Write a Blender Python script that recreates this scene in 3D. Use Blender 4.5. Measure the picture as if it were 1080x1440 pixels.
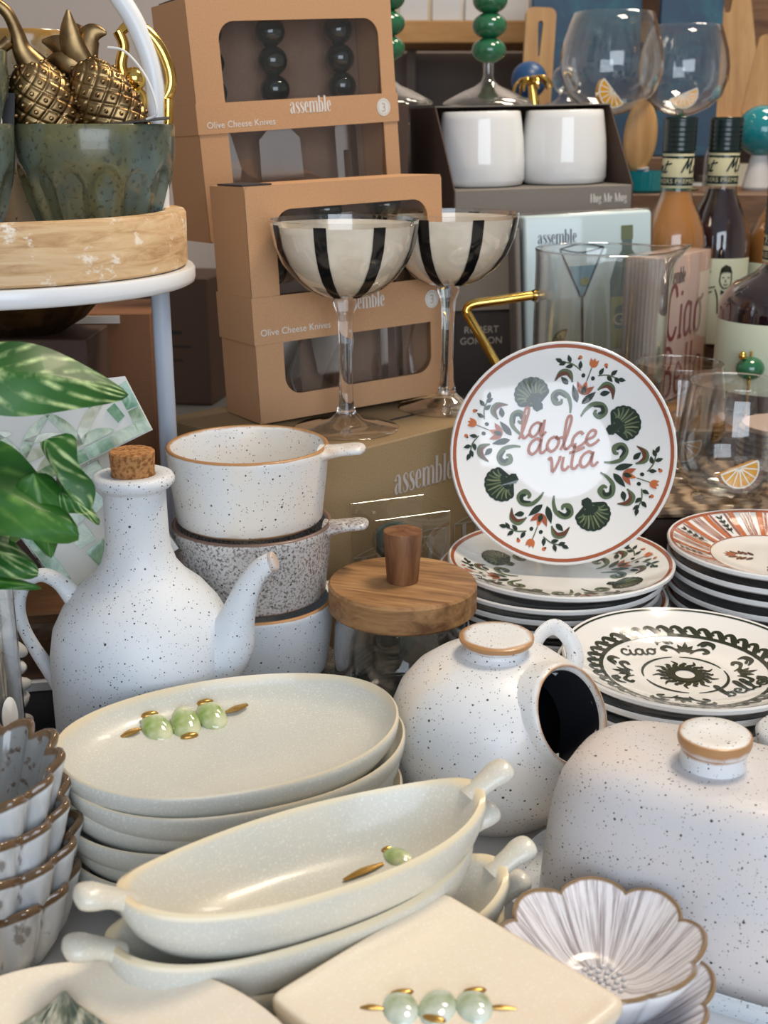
import bpy, bmesh, math, random
from math import sin, cos, pi, radians as R, atan2, hypot, sqrt
from mathutils import Vector, Matrix, Euler
random.seed(7)
S = bpy.context.scene
C = S.collection
for o in list(bpy.data.objects): bpy.data.objects.remove(o)

# ------------------------------------------------------------------ camera, world, lights, exposure
cam_d = bpy.data.cameras.new('camera'); cam = bpy.data.objects.new('camera', cam_d); C.objects.link(cam)
cam.location = (0, 0, .42); cam.rotation_euler = (R(90 - 17.5), 0, 0)
cam_d.sensor_fit = 'VERTICAL'; cam_d.sensor_height = 24; cam_d.sensor_width = 18
cam_d.lens = 24 * 1700 / 1440
cam_d.dof.use_dof = True; cam_d.dof.focus_distance = .82; cam_d.dof.aperture_fstop = 9
cam_d.clip_start = .02
S.camera = cam
w = bpy.data.worlds.new('daylight'); S.world = w; w.use_nodes = True
w.node_tree.nodes['Background'].inputs[0].default_value = (.80, .88, 1, 1)
w.node_tree.nodes['Background'].inputs[1].default_value = .34

def area(name, loc, target, size, energy, col, size_y=None):
    d = bpy.data.lights.new(name, 'AREA'); d.energy = energy; d.color = col; d.size = size
    if size_y: d.shape = 'RECTANGLE'; d.size_y = size_y
    o = bpy.data.objects.new(name, d); C.objects.link(o); o.location = loc
    o.rotation_euler = (Vector(target) - Vector(loc)).to_track_quat('-Z', 'Y').to_euler()
    return o
area('shop_window_light', (.35, -1.35, .75), (.1, .8, .1), 1.7, 29, (.80, .89, 1), 1.3)
area('ceiling_lamp_light', (.62, 1.05, 1.75), (.05, .55, 0), .40, 19, (1, .83, .62))
area('rear_lamp_light', (.9, 2.1, 1.9), (.6, 2.6, .4), .5, 14, (1, .88, .72))
vs = S.view_settings
vs.view_transform = 'Standard'; vs.look = 'None'; vs.gamma = 1; vs.exposure = 0.16; vs.use_curve_mapping = False

# ------------------------------------------------------------------ materials
class NT:
    def __init__(s, name):
        s.m = bpy.data.materials.new(name); s.m.use_nodes = True; s.t = s.m.node_tree
        s.b = s.t.nodes['Principled BSDF']; s.out = s.t.nodes['Material Output']; s._tc = None
    def n(s, typ, **kw):
        x = s.t.nodes.new('ShaderNode' + typ)
        for k, v in kw.items():
            if k.startswith('i_'): x.inputs[k[2:].replace('_', ' ')].default_value = v
            else: setattr(x, k, v)
        return x
    def l(s, a, b): s.t.links.new(a, b)
    @property
    def oc(s):
        if not s._tc: s._tc = s.n('TexCoord')
        return s._tc.outputs['Object']
    def noise(s, scale, detail=3, vec=None, rough=.5, dist=0):
        x = s.n('TexNoise', i_Scale=scale, i_Detail=detail, i_Roughness=rough, i_Distortion=dist); s.l(vec or s.oc, x.inputs['Vector']); return x.outputs['Fac']
    def stretch(s, sx, sy, sz):
        x = s.n('Mapping'); s.l(s.oc, x.inputs['Vector']); x.inputs['Scale'].default_value = (sx, sy, sz); return x.outputs[0]
    def ramp(s, fac, stops, interp='LINEAR'):
        x = s.n('ValToRGB'); x.color_ramp.interpolation = interp; e = x.color_ramp.elements
        while len(e) < len(stops): e.new(.5)
        for k, (p, c) in enumerate(stops):
            e[k].position = p; c = (c, c, c) if isinstance(c, (int, float)) else c; e[k].color = (*c, 1)
        s.l(fac, x.inputs[0]); return x.outputs[0]
    def math(s, op, a, b=None, clamp=False):
        x = s.n('Math', operation=op, use_clamp=clamp)
        for k, v in enumerate((a, b)):
            if v is None: continue
            if isinstance(v, (int, float)): x.inputs[k].default_value = v
            else: s.l(v, x.inputs[k])
        return x.outputs[0]
    def mix(s, fac, a, b, blend='MIX'):
        x = s.n('Mix', data_type='RGBA', blend_type=blend)
        for k, v in ((0, fac), (6, a), (7, b)):
            if isinstance(v, (int, float)): x.inputs[k].default_value = v
            elif isinstance(v, tuple): x.inputs[k].default_value = (*v, 1)
            else: s.l(v, x.inputs[k])
        return x.outputs[2]
    def attr(s, name):
        x = s.n('Attribute', attribute_name=name); return x.outputs['Fac']
    def base(s, v):
        if isinstance(v, tuple): s.b.inputs['Base Color'].default_value = (*v, 1)
        else: s.l(v, s.b.inputs['Base Color'])
    def set(s, rough=.5, metal=0, spec=.5, coat=0, trans=0, ior=None, sss=0):
        i = s.b.inputs; i['Roughness'].default_value = rough; i['Metallic'].default_value = metal; i['Specular IOR Level'].default_value = spec
        i['Coat Weight'].default_value = coat; i['Coat Roughness'].default_value = .05; i['Transmission Weight'].default_value = trans
        if ior: i['IOR'].default_value = ior
        return s
    def bump(s, h, strength=.3, dist=.001):
        x = s.n('Bump', i_Strength=strength, i_Distance=dist); s.l(h, x.inputs['Height']); s.l(x.outputs[0], s.b.inputs['Normal'])

def plain(name, col, rough=.5, metal=0, spec=.5, coat=0, bump=None):
    n = NT(name); n.base(col); n.set(rough, metal, spec, coat)
    if bump: n.bump(n.noise(bump[0], 4), bump[1], bump[2])
    return n.m

def speckled(name, base, speck=(.05, .045, .04), rim=(.42, .22, .09), dens=1.0, rough=.38, fine=0.0, warm=(.80, .74, .66), coat=.15):
    n = NT(name)
    m1 = n.noise(14, 2)
    c = n.mix(n.ramp(m1, [(.42, 0.), (.62, 1.)]), base, warm)
    for sc, th in ((230, .24), (420, .30), (720, .32)):
        v = n.n('TexVoronoi', i_Scale=sc); n.l(n.oc, v.inputs['Vector'])
        sep = n.n('SeparateColor'); n.l(v.outputs['Color'], sep.inputs[0])
        r3 = n.math('POWER', sep.outputs[0], 3.0 / dens)
        lim = n.math('MULTIPLY', r3, th)
        f = n.math('MULTIPLY', n.math('SUBTRACT', lim, v.outputs['Distance']), 14, True)
        c = n.mix(f, c, speck)
    if fine:
        f = n.ramp(n.noise(520, 2), [(.60 - fine * .12, 0.), (.66, 1.)])
        c = n.mix(n.math('MULTIPLY', f, .85), c, (.10, .08, .07))
    ra = n.math('ADD', n.attr('rim'), n.math('MULTIPLY', n.math('SUBTRACT', n.noise(60, 3), .5), .7))
    c = n.mix(n.math('MULTIPLY', n.ramp(ra, [(.42, 0.), (.75, 1.)]), n.math('GREATER_THAN', n.attr('rim'), .03)), c, rim)
    n.base(c); n.set(rough, 0, .45, coat); n.bump(n.noise(90, 3), .12, .0006)
    return n.m

M_ = {}
M_['speckle'] = speckled('speckled white stoneware', (.74, .76, .78))
M_['speckle_cool'] = speckled('speckled cool white stoneware', (.65, .70, .76), warm=(.69, .72, .75), rough=.5, coat=.05)
M_['speckle_pink'] = speckled('speckled pale stoneware', (.61, .60, .62), warm=(.66, .61, .59), dens=1.25, rough=.5, coat=.05)
M_['speckle_dense'] = speckled('densely speckled stoneware', (.62, .61, .61), dens=1.6, fine=1.0, rim=(.20, .12, .09), warm=(.50, .47, .45))
M_['speckle_dark'] = speckled('brown speckled stoneware', (.38, .34, .31), dens=1.6, fine=1.0, rim=(.16, .09, .06), warm=(.34, .29, .25))

def platter_mat(name, base, tint, rim):
    n = NT(name)
    c = n.mix(n.ramp(n.noise(11, 3), [(.40, 0.), (.62, 1.)]), base, tint)
    c = n.mix(n.math('MULTIPLY', n.ramp(n.noise(900, 2), [(.56, 0.), (.68, 1.)]), .45), c, (.90, .89, .83))
    ra = n.math('ADD', n.attr('rim'), n.math('MULTIPLY', n.math('SUBTRACT', n.noise(35, 2), .5), .5))
    c = n.mix(n.math('MULTIPLY', n.ramp(ra, [(.35, 0.), (.85, 1.)]), n.math('GREATER_THAN', n.attr('rim'), .03)), c, rim)
    n.base(c); n.set(.33, 0, .5, .2); n.bump(n.noise(700, 2), .18, .0004); return n.m
M_['platter'] = platter_mat('pale grey-green glaze', (.57, .585, .545), (.62, .615, .55), (.74, .64, .46))
M_['boat'] = platter_mat('pale sage cream glaze', (.60, .605, .55), (.67, .635, .54), (.78, .67, .46))
M_['cream'] = platter_mat('warm cream glaze', (.80, .72, .58), (.80, .70, .57), (.72, .54, .32))

def ruffle_mat():
    n = NT('reactive grey white glaze')
    c = n.mix(n.ramp(n.noise(45, 4, n.stretch(1.6, 1.6, .55)), [(.42, 0.), (.56, 1.)]), (.78, .81, .83), (.60, .63, .65))
    c = n.mix(n.math('MULTIPLY', n.ramp(n.noise(110, 3, n.stretch(1, 1, .45)), [(.60, 0.), (.68, 1.)]), .75), c, (.13, .10, .08))
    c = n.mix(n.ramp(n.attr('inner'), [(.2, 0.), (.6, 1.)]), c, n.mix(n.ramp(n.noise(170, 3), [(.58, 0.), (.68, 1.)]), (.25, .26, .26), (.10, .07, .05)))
    ra = n.math('ADD', n.attr('rim'), n.math('MULTIPLY', n.math('SUBTRACT', n.noise(50, 3), .5), .5))
    c = n.mix(n.math('MULTIPLY', n.ramp(ra, [(.35, 0.), (.6, 1.)]), n.math('GREATER_THAN', n.attr('rim'), .03)), c, (.13, .075, .035))
    n.base(c); n.set(.15, 0, .6, .5); n.bump(n.noise(60, 3), .2, .001); return n.m
M_['ruffle'] = ruffle_mat()

def flower_mat():
    n = NT('streaked petal glaze')
    sp = n.n('SeparateXYZ'); n.l(n.oc, sp.inputs[0])
    ang = n.math('ARCTAN2', sp.outputs[1], sp.outputs[0])
    cx = n.n('CombineXYZ'); n.l(n.math('MULTIPLY', ang, 9.0), cx.inputs[0]); n.l(n.math('MULTIPLY', sp.outputs[2], 18.0), cx.inputs[1])
    st = n.noise(1.4, 4, cx.outputs[0], .65)
    inn = n.mix(n.ramp(st, [(.38, 0.), (.55, 1.)]), (.36, .32, .33), (.84, .83, .88))
    c = n.mix(n.ramp(n.attr('inner'), [(.2, 0.), (.6, 1.)]), (.72, .74, .79), inn)
    ra = n.math('ADD', n.attr('rim'), n.math('MULTIPLY', n.math('SUBTRACT', n.noise(70, 3), .5), .6))
    c = n.mix(n.math('MULTIPLY', n.ramp(ra, [(.4, 0.), (.7, 1.)]), n.math('GREATER_THAN', n.attr('rim'), .03)), c, (.25, .16, .08))
    n.base(c); n.set(.10, 0, .6, .6); n.bump(st, .35, .0012); return n.m
M_['flower'] = flower_mat()

def green_bowl_mat():
    n = NT('mottled green blue glaze')
    c = n.mix(n.ramp(n.noise(22, 4), [(.36, 0.), (.66, 1.)]), (.075, .098, .075), (.155, .145, .06))
    c = n.mix(n.ramp(n.noise(30, 3, n.stretch(1, 1, .35)), [(.55, 0.), (.75, 1.)]), c, (.13, .20, .205))
    c = n.mix(n.math('MULTIPLY', n.ramp(n.noise(260, 3), [(.58, 0.), (.66, 1.)]), .7), c, (.05, .05, .035))
    n.base(c); n.set(.22, 0, .5, .35); n.bump(n.noise(120, 3), .2, .0006); return n.m
M_['green_bowl'] = green_bowl_mat()

def kraft_mat(name, col, dark):
    n = NT(name)
    c = n.mix(n.ramp(n.noise(700, 4), [(.35, 0.), (.7, 1.)]), dark, col)
    n.base(c); n.set(.75, 0, .25); n.bump(n.noise(500, 3), .1, .0003); return n.m
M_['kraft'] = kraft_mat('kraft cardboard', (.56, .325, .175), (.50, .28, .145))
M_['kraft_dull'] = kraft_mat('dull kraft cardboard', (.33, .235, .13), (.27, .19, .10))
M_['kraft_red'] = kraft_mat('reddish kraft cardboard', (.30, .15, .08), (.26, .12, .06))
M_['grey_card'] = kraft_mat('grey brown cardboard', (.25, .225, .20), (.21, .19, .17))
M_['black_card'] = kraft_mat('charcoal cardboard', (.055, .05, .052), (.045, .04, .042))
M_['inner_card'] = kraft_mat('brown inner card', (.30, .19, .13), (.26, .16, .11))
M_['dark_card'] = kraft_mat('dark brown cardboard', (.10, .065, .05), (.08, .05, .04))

def wood_mat(name, a, b, c_, sc=1., axis=0, rough=.5):
    n = NT(name); st = [9, 9, 9]; st[axis] = 1.1
    v = n.stretch(*[x * sc for x in st])
    g = n.noise(7, 5, v, .6, .6); f = n.noise(40, 3, v)
    c = n.ramp(g, [(.32, a), (.5, b), (.66, c_)])
    c = n.mix(n.math('MULTIPLY', n.ramp(f, [(.5, 0.), (.7, 1.)]), .45), c, a)
    n.base(c); n.set(rough, 0, .4); n.bump(f, .15, .0005); return n.m
M_['acacia'] = wood_mat('acacia wood', (.14, .065, .025), (.34, .18, .075), (.46, .27, .12))
M_['acacia_dark'] = wood_mat('dark acacia wood', (.09, .035, .016), (.20, .085, .035), (.25, .12, .05), 1.4, 2)
M_['plank'] = wood_mat('honey wood', (.36, .18, .05), (.48, .25, .08), (.55, .31, .11), .4)
M_['board'] = wood_mat('pale board wood', (.40, .21, .08), (.52, .30, .12), (.58, .36, .16), .5, 2)
M_['brown_wood'] = wood_mat('brown wood', (.10, .05, .025), (.17, .09, .045), (.22, .12, .06), .7)

def rough_wood():
    n = NT('whitewashed rough wood')
    v = n.stretch(6, 6, 40)
    c = n.ramp(n.noise(3, 5, v, .65, .8), [(.32, (.42, .24, .11)), (.5, (.62, .42, .23)), (.68, (.70, .52, .32))])
    c = n.mix(n.ramp(n.noise(24, 5, n.stretch(1.3, 1.3, 1.9), .7), [(.56, 0.), (.62, 1.)]), c, (.80, .72, .60))
    n.base(c); n.set(.7, 0, .3); n.bump(n.noise(130, 4), .4, .0012); return n.m
M_['rough_wood'] = rough_wood()
def cork_mat():
    n = NT('cork'); v = n.n('TexVoronoi', i_Scale=420.); n.l(n.oc, v.inputs['Vector'])
    c = n.mix(n.ramp(n.noise(350, 3), [(.45, 0.), (.62, 1.)]), (.46, .23, .09), (.22, .09, .03))
    n.base(c); n.set(.85, 0, .2); n.bump(v.outputs['Distance'], .5, .001); return n.m
M_['cork'] = cork_mat()
M_['white_gloss'] = plain('white porcelain', (.82, .83, .83), .08, 0, .5, .3)
M_['plate_white'] = plain('white plate glaze', (.80, .80, .79), .10, 0, .5, .3)
M_['plate_shade'] = plain('pale plate foot glaze', (.74, .73, .71), .25)
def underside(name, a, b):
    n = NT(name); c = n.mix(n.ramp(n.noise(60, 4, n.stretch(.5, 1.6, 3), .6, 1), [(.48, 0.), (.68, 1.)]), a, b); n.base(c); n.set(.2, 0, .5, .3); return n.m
M_['under_green'] = underside('streaked green black underside', (.016, .022, .018), (.16, .18, .16))  # dark streaked colour on the plate undersides, seen between stacked plates
M_['under_brown'] = underside('streaked brown underside', (.05, .025, .018), (.20, .13, .10))
M_['enamel'] = plain('white enamel', (.78, .80, .82), .3, 0, .5, .2)
M_['enamel_shaded'] = plain('white enamel in shade', (.42, .48, .58), .35)  # darker copy of the white enamel, shade below the tier put in
def brass(name, a, b, rough):
    n = NT(name); c = n.mix(n.ramp(n.noise(60, 4), [(.4, 0.), (.65, 1.)]), a, b)
    n.base(c); n.set(rough, 1); n.bump(n.noise(150, 3), .1, .0006); return n.m
M_['brass'] = brass('aged brass', (.33, .22, .10), (.17, .105, .05), .36)
M_['gold'] = brass('bright gold', (.85, .58, .16), (.75, .46, .10), .12)
M_['steel'] = plain('polished steel', (.62, .64, .66), .14, 1)
def glass_thin(name, col=(1, 1, 1), lo=.05, hi=.75, p=2.6, rough=.01, gcol=(1, 1, 1)):
    n = NT(name); tr = n.n('BsdfTransparent'); gl = n.n('BsdfGlossy'); mx = n.n('MixShader'); lw = n.n('LayerWeight')
    tr.inputs[0].default_value = (*col, 1); gl.inputs['Roughness'].default_value = rough; gl.inputs[0].default_value = (*gcol, 1)
    f = n.math('ADD', n.math('MULTIPLY', n.math('POWER', lw.outputs['Facing'], p), hi), lo)
    n.l(f, mx.inputs[0]); n.l(tr.outputs[0], mx.inputs[1]); n.l(gl.outputs[0], mx.inputs[2]); n.l(mx.outputs[0], n.out.inputs[0])
    n.t.nodes.remove(n.b); return n.m
M_['glass'] = glass_thin('clear thin glass', (.975, .98, .975), .045, .95, 2.3)
M_['film'] = glass_thin('clear plastic film', (.95, .955, .96), .07, .55, 2.5, .02)
M_['wrap'] = glass_thin('clear cellophane wrap', (.95, .96, .96), .025, .5, 3, .06)
M_['acetate'] = glass_thin('clear acetate sheet', (.90, .91, .91), .05, .55, 2.2, .03)
def solid_glass(name, col=(1, 1, 1), rough=0.0):
    n = NT(name); g = n.n('BsdfGlass', i_IOR=1.45, i_Roughness=rough); g.inputs[0].default_value = (*col, 1)
    n.l(g.outputs[0], n.out.inputs[0]); n.t.nodes.remove(n.b); return n.m
M_['glass_solid'] = solid_glass('solid clear glass')
M_['amber'] = plain('amber glass', (.80, .38, .02), .05, 0, .6, .6)
M_['green_stem'] = plain('dark green glass', (.02, .14, .06), .06, 0, .6, .6)
M_['bead_black'] = plain('bottle green black bead', (.006, .016, .014), .06, 0, .6, .6)
M_['bead_teal'] = plain('dark teal bead', (.008, .055, .06), .06, 0, .6, .6)
M_['black'] = plain('black enamel stripe', (.006, .006, .007), .12)
M_['black_card_tag'] = plain('black paper tag', (.012, .012, .013), .55)
M_['black_cloth'] = plain('black cloth', (.010, .011, .016), .85, 0, .2)
M_['string'] = plain('white string', (.75, .73, .70), .8)
M_['white_print'] = plain('white print', (.72, .69, .64), .6)
M_['grey_print'] = plain('grey print', (.46, .42, .40), .6)
M_['pale_print'] = plain('pale grey print', (.40, .37, .34), .6)
M_['black_print'] = plain('black print', (.012, .015, .016), .5)
M_['maroon_print'] = plain('maroon print', (.22, .045, .05), .5)
M_['terracotta'] = plain('terracotta paint', (.36, .10, .045), .14, 0, .5, .3)
M_['orange_paint'] = plain('orange paint', (.52, .15, .05), .14, 0, .5, .3)
M_['brown_paint'] = plain('brown paint', (.13, .045, .025), .14, 0, .5, .3)
M_['dark_green'] = plain('dark green paint', (.018, .032, .018), .14, 0, .5, .3)
M_['mid_green'] = plain('mid green paint', (.10, .14, .07), .14, 0, .5, .3)
M_['olive_green'] = plain('olive green paint', (.17, .20, .10), .14, 0, .5, .3)
M_['ink_green'] = plain('green black paint', (.022, .028, .012), .14, 0, .5, .3)
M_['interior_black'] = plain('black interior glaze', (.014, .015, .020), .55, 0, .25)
M_['white_paint'] = plain('white relief line', (.85, .82, .74), .3)
M_['wall'] = plain('warm grey wall', (.62, .56, .52), .9, 0, .2)
M_['wall_dark'] = plain('dark taupe', (.23, .19, .165), .8, 0, .2)
M_['table'] = plain('white table top', (.66, .65, .64), .35, 0, .4, 0, (8, .02, .001))
M_['grey_table'] = plain('grey metal shelf', (.17, .165, .165), .35)
M_['floor'] = plain('grey floor', (.25, .22, .20), .6)
M_['ceiling'] = plain('white ceiling', (.7, .7, .7), .9)
M_['aqua_paper'] = plain('pale aqua napkin', (.60, .73, .76), .45, 0, .4, .3)
M_['pink_paper'] = plain('pale pink napkin', (.62, .44, .38), .45, 0, .4, .3)
M_['paper'] = plain('white paper', (.75, .73, .70), .7)
M_['label_cream'] = plain('cream label paper', (.56, .53, .33), .6)
M_['label_mint'] = plain('pale green label paper', (.58, .63, .48), .6)
M_['cap'] = plain('dark bottle cap', (.008, .022, .022), .22)
M_['juice'] = plain('cloudy amber drink', (.40, .17, .04), .2, 0, .5, .2)
M_['dark_drink'] = plain('dark red drink', (.018, .006, .010), .08, 0, .6, .4)
M_['teal'] = plain('teal glass', (.01, .22, .26), .08, 0, .6, .4)
M_['blue'] = plain('deep blue paint', (.02, .08, .22), .35)
M_['pink'] = plain('pink label', (.72, .36, .30), .5)
M_['lilac'] = plain('lilac card', (.42, .34, .62), .7)
M_['beige'] = plain('beige card', (.62, .55, .42), .7)
M_['white_tile'] = plain('white card block', (.66, .65, .64), .5)
M_['white_resin'] = plain('white resin', (.60, .59, .57), .45)
M_['pot'] = plain('grey plant pot', (.3, .3, .3), .6)
M_['grout'] = plain('white grout', (.70, .70, .67), .6)
M_['martini'] = plain('blue drink print', (.18, .36, .48), .5)
M_['gin'] = plain('dark green bottle print', (.10, .16, .14), .5)
M_['lime_print'] = plain('lime print', (.30, .33, .12), .5)

def cream_cup_mat():
    n = NT('cream enamel inside coupe')
    c = n.mix(n.ramp(n.noise(30, 3), [(.4, 0.), (.65, 1.)]), (.82, .74, .62), (.74, .64, .50))
    n.base(c); n.set(.12, 0, .5, .4); return n.m
M_['coupe_cream'] = cream_cup_mat()
def cream_mug_mat():
    n = NT('cream glaze with amber rim')
    c = n.mix(n.ramp(n.noise(200, 3), [(.64, 0.), (.7, 1.)]), (.58, .50, .36), (.25, .14, .05))
    ra = n.math('ADD', n.attr('rim'), n.math('MULTIPLY', n.math('SUBTRACT', n.noise(70, 4), .5), 1.2))
    c = n.mix(n.math('MULTIPLY', n.ramp(ra, [(.35, 0.), (.7, 1.)]), n.math('GREATER_THAN', n.attr('rim'), .03)), c, (.36, .19, .04))
    n.base(c); n.set(.2, 0, .5, .3); return n.m
M_['cream_mug'] = cream_mug_mat()
def tile_glass(name, a, b):
    n = NT(name); c = n.mix(n.ramp(n.noise(55, 4, None, .6, 1.5), [(.38, 0.), (.64, 1.)]), a, b)
    n.base(c); n.set(.12, 0, .5, .4); n.bump(n.noise(90, 3), .2, .0006); return n.m
M_['tile_a'] = tile_glass('sage shell tile', (.14, .24, .12), (.42, .50, .32))
M_['tile_b'] = tile_glass('sea green shell tile', (.09, .25, .14), (.32, .48, .33))
M_['tile_c'] = tile_glass('pearl shell tile', (.42, .46, .32), (.66, .67, .56))
M_['tile_d'] = tile_glass('dark green shell tile', (.05, .08, .05), (.12, .15, .10))
def olive_glaze(name, a, b):
    n = NT(name); c = n.mix(n.ramp(n.noise(70, 3), [(.36, 0.), (.66, 1.)]), a, b)
    n.base(c); n.set(.06, 0, .6, .7); return n.m
M_['olive'] = olive_glaze('green olive glaze', (.24, .36, .08), (.66, .68, .46))
M_['olive_blue'] = olive_glaze('pale blue green olive glaze', (.34, .42, .25), (.66, .73, .68))
M_['pick'] = plain('gold lustre', (.46, .27, .07), .25, .7)
def shell_mat():
    n = NT('grey green shell relief glaze'); v = n.stretch(1, 1, 1)
    c = n.mix(n.ramp(n.noise(130, 4, n.stretch(1.6, .5, 1)), [(.42, 0.), (.6, 1.)]), (.10, .13, .10), (.52, .52, .42))
    n.base(c); n.set(.15, 0, .5, .4); return n.m
M_['shell'] = shell_mat()

def leaf_mat(name, dark, mid, vein, amount):
    n = NT(name); uv = n.n('UVMap'); sp = n.n('SeparateXYZ'); n.l(uv.outputs[0], sp.inputs[0])
    u = sp.outputs[0]; av = n.math('ABSOLUTE', n.math('SUBTRACT', sp.outputs[1], .5))
    nz = n.noise(90, 4); nz2 = n.noise(26, 3)
    midrib = n.math('SUBTRACT', 1.0, n.math('MULTIPLY', av, 15), True)
    ph = n.math('MULTIPLY', n.math('SUBTRACT', n.math('ADD', u, n.math('MULTIPLY', nz2, .30)), n.math('MULTIPLY', av, .95)), 4.2)
    tri = n.math('ABSOLUTE', n.math('SUBTRACT', n.math('FRACT', ph), .5))
    lat = n.math('SUBTRACT', 1.0, n.math('MULTIPLY', tri, 4.2), True)
    v = n.math('MAXIMUM', midrib, n.math('MULTIPLY', lat, amount))
    v = n.math('MULTIPLY', v, n.math('ADD', n.math('MULTIPLY', nz, 5.0), -2.0), True)
    c = n.mix(n.ramp(nz2, [(.4, 0.), (.65, 1.)]), dark, mid)
    c = n.mix(v, c, vein); n.base(c); n.set(.42, 0, .35, .05); return n.m
M_['leaf'] = leaf_mat('variegated leaf', (.012, .07, .012), (.03, .13, .02), (.48, .62, .28), .9)
M_['leaf_plain'] = leaf_mat('green leaf', (.014, .075, .010), (.035, .145, .018), (.18, .34, .07), .28)
M_['stem'] = plain('green plant stem', (.10, .19, .04), .4)
def weave_mat():
    n = NT('woven seagrass')
    wv = n.n('TexWave', i_Scale=60., i_Distortion=5., i_Detail=3.); n.l(n.stretch(.25, 1, 1), wv.inputs['Vector'])
    c = n.ramp(wv.outputs['Fac'], [(.2, (.10, .06, .035)), (.6, (.30, .20, .12)), (.9, (.42, .30, .19))]); n.base(c); n.set(.7); n.bump(wv.outputs['Fac'], .5, .002); return n.m
M_['weave'] = weave_mat()
def painting():
    n = NT('blue abstract painting')
    c = n.ramp(n.noise(7, 5, n.stretch(1, 1, 1.6), .6, 1.2), [(.30, (.012, .03, .08)), (.50, (.008, .05, .11)), (.64, (.012, .10, .16)), (.78, (.26, .33, .36))])
    n.base(c); n.set(.45); return n.m
M_['painting'] = painting()

# ------------------------------------------------------------------ mesh helpers
def catmull(P, k=6):
    P = [tuple(p) for p in P]
    if len(P) < 3: return P
    out = []
    for i in range(len(P) - 1):
        p0, p1, p2, p3 = P[max(i - 1, 0)], P[i], P[i + 1], P[min(i + 2, len(P) - 1)]
        for j in range(k):
            t = j / k
            out.append(tuple(.5 * (2 * b + (c - a) * t + (2 * a - 5 * b + 4 * c - d) * t * t + (3 * b - a - 3 * c + d) * t ** 3) for a, b, c, d in zip(p0, p1, p2, p3)))
    out.append(P[-1]); return out

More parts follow.
